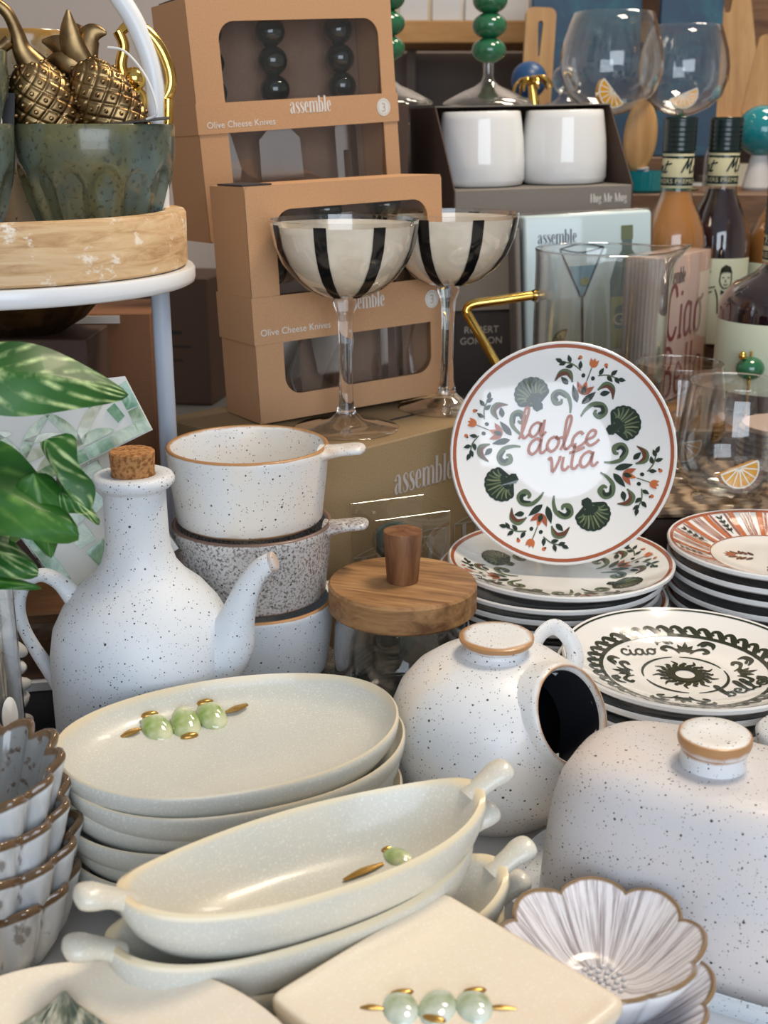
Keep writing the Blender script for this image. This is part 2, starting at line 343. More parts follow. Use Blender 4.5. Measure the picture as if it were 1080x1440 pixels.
class MB:
    def __init__(s): s.v = []; s.f = []; s.fm = []; s.a = {'rim': {}, 'inner': {}}; s.uv = {}
    def lathe(s, prof, n=48, fn=None, mi=0, off=(0, 0, 0), a0=0, a1=2 * pi):
        full = abs(a1 - a0 - 2 * pi) < 1e-6; cols = n if full else n + 1; rings = []
        for k, p in enumerate(prof):
            r, z = p[0], p[1]; rim = p[2] if len(p) > 2 else 0; inn = p[3] if len(p) > 3 else 0
            if r < 1e-7:
                x, y, zz = (0, 0, z) if not fn else fn(0, 0, z, k)
                s.v.append((x + off[0], y + off[1], zz + off[2])); ids = [len(s.v) - 1] * cols; new = ids[:1]
            else:
                ids = []
                for j in range(cols):
                    th = a0 + (a1 - a0) * j / n
                    x, y, zz = (r * cos(th), r * sin(th), z) if not fn else fn(th, r, z, k)
                    s.v.append((x + off[0], y + off[1], zz + off[2])); ids.append(len(s.v) - 1)
                new = ids
            for i in new: s.a['rim'][i] = rim; s.a['inner'][i] = inn
            rings.append(ids)
        for k in range(len(rings) - 1):
            A, B = rings[k], rings[k + 1]
            for j in range(n):
                j2 = (j + 1) % cols
                q = []
                for i in (A[j], A[j2], B[j2], B[j]):
                    if i not in q: q.append(i)
                if len(q) > 2: s.f.append(q); s.fm.append(mi)
        return s
    def tube(s, P, rad, n=10, k=6, mi=0, flat=1.0, up=(0, 0, 1), rim=0):
        if not isinstance(rad, (list, tuple)): rad = [rad] * len(P)
        Q = catmull([tuple(p) + (r,) for p, r in zip(P, rad)], k); pts = [Vector(q[:3]) for q in Q]; rr = [q[3] for q in Q]
        nrm = None; rings = []
        for i, p in enumerate(pts):
            t = (pts[min(i + 1, len(pts) - 1)] - pts[max(i - 1, 0)]).normalized()
            if nrm is None:
                nrm = Vector(up) - t * t.dot(Vector(up))
                if nrm.length < .05: nrm = Vector((1, 0, 0)) - t * t.x
            else: nrm = nrm - t * t.dot(nrm)
            nrm.normalize(); b = t.cross(nrm); ids = []
            for j in range(n):
                a = 2 * pi * j / n; s.v.append(tuple(p + nrm * (cos(a) * rr[i] * flat) + b * (sin(a) * rr[i]))); ids.append(len(s.v) - 1); s.a['rim'][len(s.v) - 1] = rim
            rings.append(ids)
        for A, B in zip(rings, rings[1:]):
            for j in range(n): s.f.append([A[j], A[(j + 1) % n], B[(j + 1) % n], B[j]]); s.fm.append(mi)
        for A, p in ((rings[0], pts[0]), (rings[-1], pts[-1])):
            s.f.append(list(A)); s.fm.append(mi)
        return s
    def ball(s, c, r, n=16, m=10, sc=(1, 1, 1), rot=None, mi=0):
        prof = [(max(r * sin(pi * i / m), 0 if i in (0, m) else 1e-5), -r * cos(pi * i / m)) for i in range(m + 1)]
        prof[0] = (0, -r); prof[-1] = (0, r); q = rot or Matrix.Identity(3)
        def fn(th, rr, z, k):
            v = q @ Vector((rr * cos(th) * sc[0], rr * sin(th) * sc[1], z * sc[2])); return (v.x + c[0], v.y + c[1], v.z + c[2])
        return s.lathe(prof, n, fn, mi)
    def box(s, lo, hi, bev=.0, mi=0, seg=2, mat=None):
        bm = bmesh.new(); bmesh.ops.create_cube(bm, size=1)
        for v in bm.verts: v.co = Vector([(lo[i] + hi[i]) / 2 + v.co[i] * (hi[i] - lo[i]) for i in range(3)])
        if bev: bmesh.ops.bevel(bm, geom=bm.edges[:], offset=bev, segments=seg, profile=.5, affect='EDGES')
        return s.add_bm(bm, mi, mat)
    def add_bm(s, bm, mi=0, mat=None):
        b = len(s.v); bm.verts.index_update()
        for v in bm.verts: s.v.append(tuple(mat @ v.co if mat else v.co))
        for f in bm.faces: s.f.append([b + v.index for v in f.verts]); s.fm.append(mi)
        bm.free(); return s
    def grid(s, nu, nv, fn, mi=0):
        b = len(s.v)
        for i in range(nu + 1):
            for j in range(nv + 1):
                s.v.append(fn(i / nu, j / nv)); s.uv[len(s.v) - 1] = (i / nu, j / nv)
        for i in range(nu):
            for j in range(nv):
                a = b + i * (nv + 1) + j; s.f.append([a, a + nv + 1, a + nv + 2, a + 1]); s.fm.append(mi)
        return s
    def prism(s, P, z0, z1, mi=0, T=None):
        b = len(s.v); n = len(P)
        for z in (z0, z1):
            for x, y in P: s.v.append(tuple(T(x, y, z)) if T else (x, y, z))
        s.f.append([b + i for i in range(n)][::-1]); s.f.append([b + n + i for i in range(n)]); s.fm += [mi, mi]
        for i in range(n): j = (i + 1) % n; s.f.append([b + i, b + j, b + n + j, b + n + i]); s.fm.append(mi)
        return s
    def mesh(s, name, mats, angle=38, flat=False):
        me = bpy.data.meshes.new(name); me.from_pydata(s.v, [], s.f)
        for m in (mats if isinstance(mats, (list, tuple)) else [mats]): me.materials.append(M_[m])
        bm = bmesh.new(); bm.from_mesh(me)
        bmesh.ops.recalc_face_normals(bm, faces=bm.faces); bm.to_mesh(me); bm.free()
        me.polygons.foreach_set('material_index', s.fm)
        for an, d in s.a.items():
            if any(d.values()):
                at = me.attributes.new(an, 'FLOAT', 'POINT')
                for i, x in d.items(): at.data[i].value = x
        if s.uv:
            ul = me.uv_layers.new(name='UVMap')
            for lp in me.loops: ul.data[lp.index].uv = s.uv.get(lp.vertex_index, (0, 0))
        if not flat:
            me.polygons.foreach_set('use_smooth', [True] * len(me.polygons)); me.set_sharp_from_angle(angle=R(angle))
        me.update(); return me
    def build(s, name, mats, parent=None, loc=None, angle=38, flat=False, rot=None):
        return link(name, s.mesh(name, mats, angle, flat), parent, loc, rot)

def link(name, me, parent=None, loc=None, rot=None):
    o = bpy.data.objects.new(name, me); C.objects.link(o)
    if parent: o.parent = parent
    if loc: o.location = loc
    if rot: o.rotation_euler = rot
    return o
def tag(o, label, cat, group=None, kind=None):
    if label: o['label'] = label
    if cat: o['category'] = cat
    if group: o['group'] = group
    if kind: o['kind'] = kind
    return o
def thing(name, label, cat, loc=(0, 0, 0), rot=0, group=None):
    o = bpy.data.objects.new(name, None); C.objects.link(o); o.location = loc; o.empty_display_size = .01
    o.rotation_euler = rot if isinstance(rot, (tuple, list)) else (0, 0, rot)
    return tag(o, label, cat, group)
def dup(root, label, loc, rot=0, group=None):
    c = root.copy(); C.objects.link(c); c.location = loc
    c.rotation_euler = rot if isinstance(rot, (tuple, list)) else (0, 0, rot); c['label'] = label
    if group: c['group'] = group
    for ch in list(root.children):
        d = ch.copy(); C.objects.link(d); d.parent = c
        for g in list(ch.children):
            e = g.copy(); C.objects.link(e); e.parent = d
    return c
def structure(name, mb, mat, **k):
    o = mb.build(name, mat, flat=True, **k); o['kind'] = 'structure'; return o
def tri(x, y, yaw, lean=0, roll=0, z=0):
    m = Matrix.Translation((x, y, z)) @ Matrix.Rotation(yaw, 4, 'Z') @ Matrix.Rotation(lean, 4, 'X') @ Matrix.Rotation(roll, 4, 'Y')
    return m
def pose(o, m): o.rotation_mode = 'QUATERNION'; o.location = m.to_translation(); o.rotation_quaternion = m.to_quaternion(); return o

# ------------------------------------------------------------------ printed decoration: thin flat shapes laid on a surface
class D:
    def __init__(s): s.v = []; s.f = []; s.fm = []; s.T = (1, 0, 0, 1, 0, 0)
    def at(s, x=0, y=0, ang=0, sc=1, sy=None, shear=0):
        c, n = cos(ang), sin(ang); sy = sc if sy is None else sy
        s.T = (c * sc, -n * sy + c * shear, n * sc, c * sy + n * shear, x, y); return s
    def _p(s, x, y, lay):
        a, b, c, d, e, f = s.T; s.v.append((a * x + b * y + e, c * x + d * y + f, lay)); return len(s.v) - 1
    def poly(s, P, mi=0, lay=0):
        cx = sum(p[0] for p in P) / len(P); cy = sum(p[1] for p in P) / len(P); c = s._p(cx, cy, lay); ids = [s._p(x, y, lay) for x, y in P]
        for i in range(len(ids)): s.f.append([c, ids[i], ids[(i + 1) % len(ids)]]); s.fm.append(mi)
        return s
    def ell(s, x, y, rx, ry, ang=0, mi=0, lay=0, n=16):
        return s.poly([(x + cos(t) * rx * cos(ang) - sin(t) * ry * sin(ang), y + cos(t) * rx * sin(ang) + sin(t) * ry * cos(ang)) for t in [2 * pi * i / n for i in range(n)]], mi, lay)
    def rib(s, P, w, mi=0, lay=0, k=5, closed=False):
        if not isinstance(w, (list, tuple)): w = [w] * len(P)
        Q = catmull([tuple(p) + (a,) for p, a in zip(P, w)], k); ids = []
        for i, q in enumerate(Q):
            a, b = Q[max(i - 1, 0)], Q[min(i + 1, len(Q) - 1)]
            if closed and i in (0, len(Q) - 1): a, b = Q[-2], Q[1]
            dx, dy = b[0] - a[0], b[1] - a[1]; L = hypot(dx, dy) or 1; nx, ny = -dy / L * q[2] / 2, dx / L * q[2] / 2
            ids.append((s._p(q[0] + nx, q[1] + ny, lay), s._p(q[0] - nx, q[1] - ny, lay)))
        for (a, b), (c, d) in zip(ids, ids[1:]): s.f.append([a, b, d, c]); s.fm.append(mi)
        return s
    def leaf(s, x, y, ang, L, W, mi=0, lay=0):
        P = [(t * L, W / 2 * sin(pi * t ** .8)) for t in [i / 7 for i in range(8)]]; P += [(a, -b) for a, b in P[-2:0:-1]]
        return s.poly([(x + a * cos(ang) - b * sin(ang), y + a * sin(ang) + b * cos(ang)) for a, b in P], mi, lay)
    def text(s, txt, mi=0, lay=0, size=1, center=True):
        cu = bpy.data.curves.new('t', 'FONT'); cu.body = txt; cu.size = size; cu.resolution_u = 3
        if center: cu.align_x = 'CENTER'
        ob = bpy.data.objects.new('t', cu); me = ob.to_mesh(); b = len(s.v)
        for v in me.vertices: s._p(v.co.x, v.co.y, lay)
        for p in me.polygons: s.f.append([b + i for i in p.vertices]); s.fm.append(mi)
        ob.to_mesh_clear(); bpy.data.objects.remove(ob); bpy.data.curves.remove(cu); return s
    def strokes(s, txt, G, mi=0, lay=0, wid=.1, gap=0, k=5):
        x = 0; T = s.T
        for ch in txt:
            adv, st = G[ch]
            for st_ in st:
                P, W = st_ if isinstance(st_, tuple) else (st_, wid)
                s.rib([(x + p[0], p[1]) for p in P], W, mi, lay, k)
            x += adv + gap
        return s
    def build(s, name, mats, fn, parent):
        me = bpy.data.meshes.new(name); me.from_pydata([fn(*p) for p in s.v], [], s.f)
        for m in mats: me.materials.append(M_[m])
        me.polygons.foreach_set('material_index', s.fm); me.update()
        return link(name, me, parent)

SCRIPT = {  # looped handwriting, x height .5
 'l': (.34, [[(0, 0), (.15, .35), (.28, .95), (.2, 1.1), (.12, .9), (.1, .2), (.2, 0), (.36, .12)]]),
 'a': (.62, [[(.45, .4), (.3, .5), (.1, .38), (.05, .15), (.18, 0), (.35, .12), (.46, .45)], [(.46, .48), (.43, .12), (.52, 0), (.66, .12)]]),
 'd': (.64, [[(.45, .4), (.3, .5), (.1, .38), (.05, .15), (.18, 0), (.35, .12), (.46, .45)], [(.5, 1.1), (.44, .15), (.54, 0), (.68, .12)]]),
 'o': (.5, [[(.28, .48), (.1, .4), (.04, .18), (.18, 0), (.36, .1), (.42, .32), (.3, .48), (.36, .4), (.56, .42)]]),
 'c': (.46, [[(.4, .4), (.28, .5), (.1, .38), (.05, .15), (.2, 0), (.38, .06), (.5, .16)]]),
 'e': (.46, [[(.05, .2), (.3, .28), (.36, .42), (.24, .5), (.1, .38), (.06, .15), (.2, 0), (.38, .06), (.5, .16)]]),
 'v': (.44, [[(.0, .42), (.08, .48), (.14, .3), (.2, 0), (.38, .35), (.4, .5)]]),
 'i': (.28, [[(.08, .45), (.06, .12), (.16, 0), (.3, .12)], [(.12, .68), (.13, .71), (.14, .74)]]),
 't': (.34, [[(.16, .85), (.1, .15), (.2, 0), (.34, .12)], [(-.02, .55), (.2, .58), (.5, .66)]]),
 'b': (.5, [[(0, 0), (.15, .35), (.26, .95), (.18, 1.1), (.1, .9), (.09, .12), (.2, 0), (.36, .12), (.38, .34), (.26, .42), (.2, .34), (.5, .36)]]),
 'M': (.85, [[(0, 0), (.15, .85), (.22, .95), (.3, .3), (.5, .92), (.56, .9), (.58, .2), (.68, 0), (.82, .12)]]),
 'r': (.4, [[(.05, .4), (.12, .45), (.1, 0), (.14, .3), (.28, .45), (.36, .38)]]),
 'n': (.56, [[(.05, .4), (.12, .45), (.1, 0), (.16, .3), (.32, .46), (.38, .35), (.36, .08), (.46, 0), (.58, .1)]]),
 ' ': (.5, [])}
_sf = lambda x, y, w=.26: ([(x - w / 2, y), (x + w / 2, y)], .05)
FAT = {  # condensed high-contrast serif letters, x height 1
 'a': (.60, [([(.40, .72), (.40, .12)], .19), ([(.10, .78), (.2, .96), (.34, .95), (.40, .72)], [.05, .06, .1, .19]), ([(.10, .70), (.1, .80)], .15),
             ([(.36, .56), (.2, .5), (.12, .3), (.14, .12), (.22, .03), (.36, .16)], [.04, .08, .17, .16, .08, .04]), ([(.40, .14), (.48, .02), (.58, .06)], [.14, .06, .04])]),
 's': (.46, [([(.38, .7), (.34, .92), (.22, .98), (.11, .84), (.16, .64), (.28, .48), (.36, .3), (.34, .12), (.22, .02), (.1, .08), (.06, .3)], [.04, .05, .06, .13, .18, .2, .18, .12, .06, .05, .04])]),
 'e': (.52, [([(.1, .52), (.42, .52)], .05), ([(.39, .54), (.37, .84), (.25, .98), (.13, .8), (.11, .5), (.13, .2), (.26, .03), (.45, .2)], [.15, .11, .06, .15, .19, .15, .06, .04])]),
 'm': (.98, [([(.13, 0), (.13, 1)], .18), ([(.48, 0), (.48, .78)], .18), ([(.83, 0), (.83, .78)], .18), ([(.15, .74), (.3, .97), (.43, .95), (.48, .76)], [.04, .06, .1, .18]),
             ([(.50, .74), (.65, .97), (.78, .95), (.83, .76)], [.04, .06, .1, .18]), _sf(.13, .02), _sf(.48, .02), _sf(.83, .02), ([(.0, .98), (.14, .98)], .05)]),
 'b': (.60, [([(.13, 0), (.13, 1.45)], .18), ([(.15, .76), (.3, .97), (.42, .82), (.46, .5), (.42, .18), (.3, .03), (.15, .16)], [.04, .06, .15, .19, .15, .06, .04]), ([(.0, 1.43), (.14, 1.43)], .05)]),
 'l': (.30, [([(.13, 0), (.13, 1.45)], .18), _sf(.13, .02), ([(.0, 1.43), (.14, 1.43)], .05)]),
 'H': (.8, [([(.13, 0), (.13, 1.4)], .2), ([(.62, 0), (.62, 1.4)], .2), ([(.13, .7), (.62, .7)], .06), _sf(.13, .02), _sf(.62, .02), _sf(.13, 1.38), _sf(.62, 1.38)]),
 'M': (1.05, [([(.1, 0), (.1, 1.4)], .06), ([(.12, 1.4), (.46, .05)], .2), ([(.46, .05), (.82, 1.4)], .05), ([(.84, 0), (.84, 1.4)], .2), _sf(.1, .02), _sf(.84, .02)]),
 'u': (.62, [([(.12, 1), (.12, .25), (.22, .03), (.34, .06), (.42, .25)], [.18, .18, .08, .05, .04]), ([(.44, 1), (.44, .02)], .18), ([(.44, .02), (.56, .02)], .05)]),
 'g': (.56, [([(.26, .97), (.12, .82), (.1, .66), (.14, .5), (.26, .38), (.38, .5), (.41, .66), (.38, .82), (.26, .97)], [.05, .13, .16, .13, .05, .13, .16, .13, .05]),
             ([(.2, .38), (.1, .24), (.24, .14), (.42, .06), (.44, -.16), (.26, -.3), (.08, -.2), (.12, -.02)], [.05, .08, .12, .16, .12, .06, .1, .05]), ([(.38, .9), (.52, .98)], .07)]),
 ' ': (.4, [])}
TALL = {  # tall narrow display letters, x height 1
 'C': (.75, [[(.6, 1.25), (.5, 1.55), (.32, 1.6), (.14, 1.3), (.1, .8), (.14, .25), (.34, 0), (.52, .08), (.64, .35)]]),
 'i': (.3, [[(.14, 0), (.14, .5), (.14, 1)], [(.12, 1.28), (.14, 1.34), (.16, 1.4)], [(.02, 0), (.26, 0)]]),
 'a': (.66, [[(.46, .9), (.28, 1), (.12, .8), (.1, .45), (.14, .1), (.28, 0), (.44, .2)], [(.47, 1), (.47, .5), (.49, .1), (.62, 0)]]),
 'o': (.6, [[(.28, 1), (.12, .8), (.1, .5), (.12, .18), (.28, 0), (.44, .18), (.46, .5), (.44, .8), (.28, 1), (.44, 1.0), (.58, 1.15)]]),
 'B': (.72, [[(.14, 0), (.14, .8), (.14, 1.6)], [(.0, 1.58), (.3, 1.6), (.5, 1.4), (.48, 1.0), (.16, .82)], [(.16, .82), (.5, .74), (.58, .4), (.46, .05), (0, 0)]]),
 'e': (.6, [[(.12, .5), (.48, .54), (.44, .85), (.28, 1), (.12, .8), (.1, .45), (.16, .1), (.32, 0), (.5, .2)]]),
 'l': (.32, [[(.14, 1.6), (.14, .8), (.14, 0)], [(.02, 0), (.26, 0)]])}

# ------------------------------------------------------------------ room and table
structure('floor', MB().box((-1.7, -1.7, -.83), (2.4, 3.0, -.78)), 'floor')
structure('wall_back', MB().box((-1.7, 2.9, -.78), (2.4, 3.0, 2.2)), 'wall')
structure('wall_left', MB().box((-1.8, -1.7, -.78), (-1.7, 3.0, 2.2)), 'wall')
structure('wall_right', MB().box((2.4, -1.7, -.78), (2.5, 3.0, 2.2)), 'wall')
structure('ceiling', MB().box((-1.7, -.6, 2.2), (2.4, 3.0, 2.25)), 'ceiling')
t = thing('display_table', 'long white topped display table under all the ceramics', 'table', (0, 0, 0))
MB().box((-.80, .14, -.035), (.80, 1.42, 0), .003).build('tabletop', 'table', t)
MB().box((-.80, 1.425, -.035), (.80, 2.1, -.002), .003).build('rear_shelf', 'grey_table', t)['label'] = 'grey rear shelf board'
for x in (-.74, .74):
    for y in (.22, 2.0): MB().box((x - .03, y - .03, -.78), (x + .03, y + .03, -.035), .004).build('leg', 'table', t)
tag(MB().box((-.6, .735, 0), (.58, 1.419, .0015)).build('table_runner', 'black_cloth'), 'black cloth spread under the plate stacks at the back of the white table', 'cloth')

ORD = ['top', 'second', 'third', 'fourth', 'fifth', 'sixth', 'seventh', 'eighth', 'ninth']
def thicken(prof, th, rim=True):  # open profile of the upper surface (r, z) from centre to rim -> closed thin shell
    n = len(prof); up = [(r, z, (max(0, (i - n + 2.5) / 1.5) if rim else 0), 1 if i < n - 1 else 0) for i, (r, z) in enumerate(prof)]
    lo = []
    for i in range(n - 1, -1, -1):
        r, z = prof[i]; lo.append((r + (th * .35 if i == n - 1 else th * .2 * (r > 0)), z - th, .35 if i == n - 1 and rim else 0, 0))
    return up + lo

# ------------------------------------------------------------------ decorated plates
def pz(r, h, Rr): return .004 + (h - .004) * max(0, (r / Rr - .38) / .62) ** 1.7
def plate_body(Rr, h):
    up = [(Rr * i / 16, pz(Rr * i / 16, h, Rr)) for i in range(17)]
    pr = [(r, z) for r, z in up] + [(Rr * 1.012, h - .0012), (Rr * 1.012, h - .0036), (Rr * .99, h - .0052)]
    pr += [(r, max(pz(r, h, Rr) - .0048, .0028)) for r in [Rr * x for x in (.92, .8, .7, .6)]] + [(Rr * .57, 0), (Rr * .53, 0), (Rr * .52, .0012), (0, .0012)]
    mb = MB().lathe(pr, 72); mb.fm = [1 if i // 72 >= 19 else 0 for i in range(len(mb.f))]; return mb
def ring(Rr, h, a, b, off=.00035):
    return MB().lathe([(Rr * x, pz(Rr * x, h, Rr) + off) for x in (a, (a + b) / 2, b)], 72)
def on_plate(Rr, h):
    return lambda u, v, l: (u * Rr, v * Rr, pz(hypot(u, v) * Rr, h, Rr) + .00035 + l * .00018)

def shell_motif(d, x, y, ang, s=.165):
    d.at(x, y, ang, s)
    P = [(-.18, -.95), (.18, -.95), (.3, -.72), (.12, -.66)]
    N = 11
    for i in range(N * 4 + 1):
        a = R(-28 + 236 * i / (N * 4)); r = 1 + .045 * abs(sin(pi * i / 4)) ; P.append((r * cos(a) * .95, r * sin(a) * .86 + .06))
    P += [(-.12, -.66), (-.3, -.72)]
    d.poly(P, 2, 0)
    for i in range(N):
        a = R(-16 + 212 * i / (N - 1)); d.rib([(.08 * cos(a), -.6 + .1 * sin(a)), (.5 * cos(a), .5 * sin(a) * .8 - .05), (.86 * cos(a), .78 * sin(a) + .06)], [.025, .10, .055], 4 if i % 2 else 3, 1)
def spray_motif(d, ang):
    d.at(0, 0, ang - pi / 2)
    O = .62
    for sx in (-1, 1):
        d.rib([(sx * .05, O - .24), (sx * .07, O - .17), (sx * .12, O - .10), (sx * .20, O - .08), (sx * .245, O - .13), (sx * .21, O - .19), (sx * .16, O - .175), (sx * .165, O - .14)], [.016, .03, .04, .04, .05, .05, .035, .02], 3, 0)
        d.rib([(sx * .13, O - .12), (sx * .20, O - .10), (sx * .225, O - .14), (sx * .19, O - .165)], [.01, .03, .035, .015], 2, 1)
        d.rib([(sx * .12, O + .03), (sx * .17, O + .10), (sx * .24, O + .08), (sx * .275, O - .01)], [.015, .045, .05, .01], 3, 0)
        d.rib([(sx * .14, O + .05), (sx * .19, O + .085), (sx * .245, O + .06), (sx * .27, O)], [.01, .03, .035, .008], 5, 1)
        d.leaf(sx * .15, O + .0, R(90 - sx * 62), .095, .05, 2, 1)
        d.leaf(sx * .02, O - .13, R(90 - sx * 32), .17, .06, 2, 0)
        d.rib([(sx * .08, O + .15), (sx * .17, O + .18), (sx * .26, O + .17)], .012, 3, 0)
        for x, y, a in ((.26, .17, 5), (.19, .185, 55), (.16, .17, -30), (.23, .18, -40), (.09, .16, 75)): d.leaf(sx * x, O + y, R(a) if sx > 0 else pi - R(a), .072, .038, 2, 1)
        d.ell(sx * .12, O + .255, .018, .018, 0, 1, 0, 10); d.ell(sx * .13, O + .24, .01, .01, 0, 5, 1, 8)
        d.ell(sx * .045, O + .115, .018, .02, 0, 2, 0, 10)
    for a in (-38, 38, 0): d.leaf(0, O - .05, R(90 + a), .13, .052, 0 if a else 1, 1)
    d.leaf(0, O - .045, R(90), .085, .045, 2, 2)
    for a in (-26, 0, 26): d.leaf(.01, O + .20, R(90 + a), .085, .042, 1, 1)
    d.rib([(0, O + .08), (.005, O + .2)], .01, 3, 0)
DM = ['terracotta', 'orange_paint', 'dark_green', 'mid_green', 'olive_green', 'brown_paint']
def dolce_decor(words=True):
    d = D()
    for k in range(4):
        shell_motif(d, .61 * cos(R(119 - 90 * k)), .61 * sin(R(119 - 90 * k)), R(29 - 90 * k)); spray_motif(d, R(74 - 90 * k))
    if words:
        for tx, x, y, sc in (('la', -.40, .125, .25), ('dolce', -.32, -.02, .27), ('vita', -.13, -.175, .27)):
            d.at(x, y, R(11), sc, shear=.25 * sc); d.strokes(tx, SCRIPT, 0, 2, .10, .0)
    return d
Rd, hd = .0905, .020
def dolce(label, decor, loc, rot=0, group='shell patterned plates with a rust rim line'):
    t = thing('shell_plate', label, 'plate', loc, rot, group)
    link('body', dolce_me, t); link('rim_line', dolce_rim, t)
    if decor: decor.build('painted_pattern', DM, on_plate(Rd, hd), t)
    return t
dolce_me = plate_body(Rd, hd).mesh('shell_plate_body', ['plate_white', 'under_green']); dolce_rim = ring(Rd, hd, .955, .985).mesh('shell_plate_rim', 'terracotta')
sx, sy = .1435, .927
for k in range(8):
    i = 7 - k
    lab = 'flat shell plate with green pattern on top of its stack, under the standing plate' if k == 0 else ORD[k] + ' plate from the top in the stack below the standing shell plate'
    dolce(lab, dolce_decor(False) if k == 0 else None, (sx + (random.uniform(-.004, .004) if k else 0) - (.007 if k in (1, 2) else 0), sy + (random.uniform(-.003, .003) if k else 0), .0015 + .0098 * i), random.uniform(0, 6) if k else 2.1)
o = dolce('round white plate standing upright reading la dolce vita with green shells and a rust rim', dolce_decor(), (0, 0, 0))
lam = 20; cy = .0915
pose(o, Matrix.Translation((.1478, .940 + cy * cos(R(90 - lam)), .0775 + cy * sin(R(90 - lam)))) @ Matrix.Rotation(R(-8.5), 4, 'Z') @ Matrix.Rotation(R(90 - lam), 4, 'X'))

Rc, hc = .0835, .020
def palmette(d, ang):
    d.at(.075 * cos(ang), .075 * sin(ang), ang - pi / 2, .86); O = .50
    for a, L in ((0, .17), (-34, .14), (34, .14), (-66, .10), (66, .10)): d.leaf(0, O - .06, R(90 + a), L, .055, 0, 0)
    for s_ in (-1, 1):
        d.rib([(s_ * .05, O - .10), (s_ * .1, O - .03), (s_ * .18, O + .0), (s_ * .22, O - .05), (s_ * .17, O - .08)], [.015, .03, .045, .05, .03], 0, 0)
        d.rib([(s_ * .12, O + .06), (s_ * .19, O + .11), (s_ * .27, O + .07), (s_ * .27, O + .0)], [.02, .05, .055, .012], 0, 0)
        d.leaf(s_ * .15, O + .045, R(90 - s_ * 65), .08, .035, 0, 1)
def ciao_decor():
    d = D(); N = 40
    for k in range(N):
        a = 2 * pi * k / N; d.at(cos(a) * .70, sin(a) * .70, a - pi / 2)
        d.rib([(.065, -.015), (.03, .02), (.0, .06), (-.035, .085), (-.068, .068), (-.068, .04), (-.045, .035)], [.02, .05, .05, .036, .03, .025, .018], 0, 0, 3)
    d.at(); d.rib([(.685 * cos(2 * pi * i / 48), .685 * sin(2 * pi * i / 48)) for i in range(49)], .035, 0, 0, 1, True)
    for a in (77, 2, -105, 176): palmette(d, R(a))
    d.at(-.45, .34, R(12), .175); d.strokes('ciao', SCRIPT, 0, 1, .11)
    d.at(.25, -.43, R(26), .20); d.strokes('bella', SCRIPT, 0, 1, .11)
    for a0, a1 in ((95, 185), (195, 262), (275, 372), (20, 85)):
        P = [R(a0 + (a1 - a0) * i / 8) for i in range(9)]; d.at(); d.rib([(.345 * cos(a), .345 * sin(a)) for a in P], [.008 + .018 * sin(pi * i / 8) for i in range(9)], 0, 0, 2)
    d.at(); pts = [(2 * pi * i / 40, .085) for i in range(41)]
    d.rib([(.115 * cos(a), .115 * sin(a)) for a, _ in pts], .07, 0, 1, 1, True)
    for k in range(18):
        a = 2 * pi * k / 18; d.at(0, 0, a); L = .27 if k % 2 else .23; d.rib([(.12, 0), (.17, .02), (.215, -.012), (L, .012)], [.055, .045, .03, .006], 0, 0, 3)
    return d
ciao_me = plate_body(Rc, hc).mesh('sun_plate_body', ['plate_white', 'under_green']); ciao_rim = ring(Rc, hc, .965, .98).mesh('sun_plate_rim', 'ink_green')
for k in range(7):
    i = 6 - k
    t = thing('sun_plate', 'white sun plate with wave border reading ciao bella, top of its stack' if k == 0 else ORD[k] + ' plate from the top in the stack under the ciao bella plate', 'plate',
              (.2065 + (random.uniform(-.004, .004) if k else 0), .757 + (random.uniform(-.004, .002) if k else 0), .0015 + .0098 * i), 0 if k == 0 else random.uniform(0, 6), 'sun patterned plates with a dark rim line')
    link('body', ciao_me, t); link('rim_line', ciao_rim, t)
    if k == 0: ciao_decor().build('painted_pattern', ['ink_green'], on_plate(Rc, hc), t)

Rs, hs = .087, .020
def stripe_decor():
    d = D(); N = 20
    for k in range(N):
        a = 2 * pi * k / N; d.at(0, 0, a)
        d.rib([(.60, 0), (.78, 0), (.96, 0)], [.045, .055, .065], 0, 0, 2)
        for b in (.32, .42, .54, .64) if k % 2 == 0 else (.22, .80):
            q = a + b * 2 * pi / N; d.at(0, 0, q); d.rib([(.61, 0), (.95, 0)], .012 if k % 2 == 0 else .022, 1, 0, 1)
        if k % 2:
            d.at(0, 0, a + pi / N)
            d.rib([(.66, 0), (.76, .0), (.9, .0)], [.008, .014, .008], 2, 0, 2)
            for r in (.70, .76, .82, .88): d.leaf(r, 0, R(38), .06, .028, 2, 1); d.leaf(r, 0, R(-38), .06, .028, 2, 1)
    d.at(); d.rib([(.60 * cos(2 * pi * i / 48), .60 * sin(2 * pi * i / 48)) for i in range(49)], .012, 1, 0, 1, True)
    for a in (150, 250, 20):
        d.at(0, 0, R(a) - pi / 2); O = .36
        for b in (-30, 0, 30): d.leaf(0, O, R(90 + b), .12, .05, 1, 0)
        for s_ in (-1, 1):
            for y, b in ((-.05, 20), (-.10, 30), (-.16, 35), (-.02, 55)): d.leaf(s_ * .03, O + y, R(90 - s_ * (90 - b)), .11, .045, 3, 0)
    return d
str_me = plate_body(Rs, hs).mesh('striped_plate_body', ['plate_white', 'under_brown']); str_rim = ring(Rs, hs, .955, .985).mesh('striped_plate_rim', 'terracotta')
for k in range(8):
    i = 7 - k
    t = thing('striped_plate', 'plate with rust brown striped rim on top of the stack by the tumblers' if k == 0 else ORD[k] + ' plate from the top in the stack under the rust striped plate', 'plate',
              (.322 + (random.uniform(-.004, .004) if k else 0), .937 + (random.uniform(-.003, .003) if k else 0), .0015 + .0112 * i), 0.2 if k == 0 else random.uniform(0, 6), 'rust striped plates')
    link('body', str_me, t); link('rim_line', str_rim, t)
    if k == 0: stripe_decor().build('painted_pattern', ['orange_paint', 'terracotta', 'ink_green', 'brown_paint'], on_plate(Rs, hs), t)

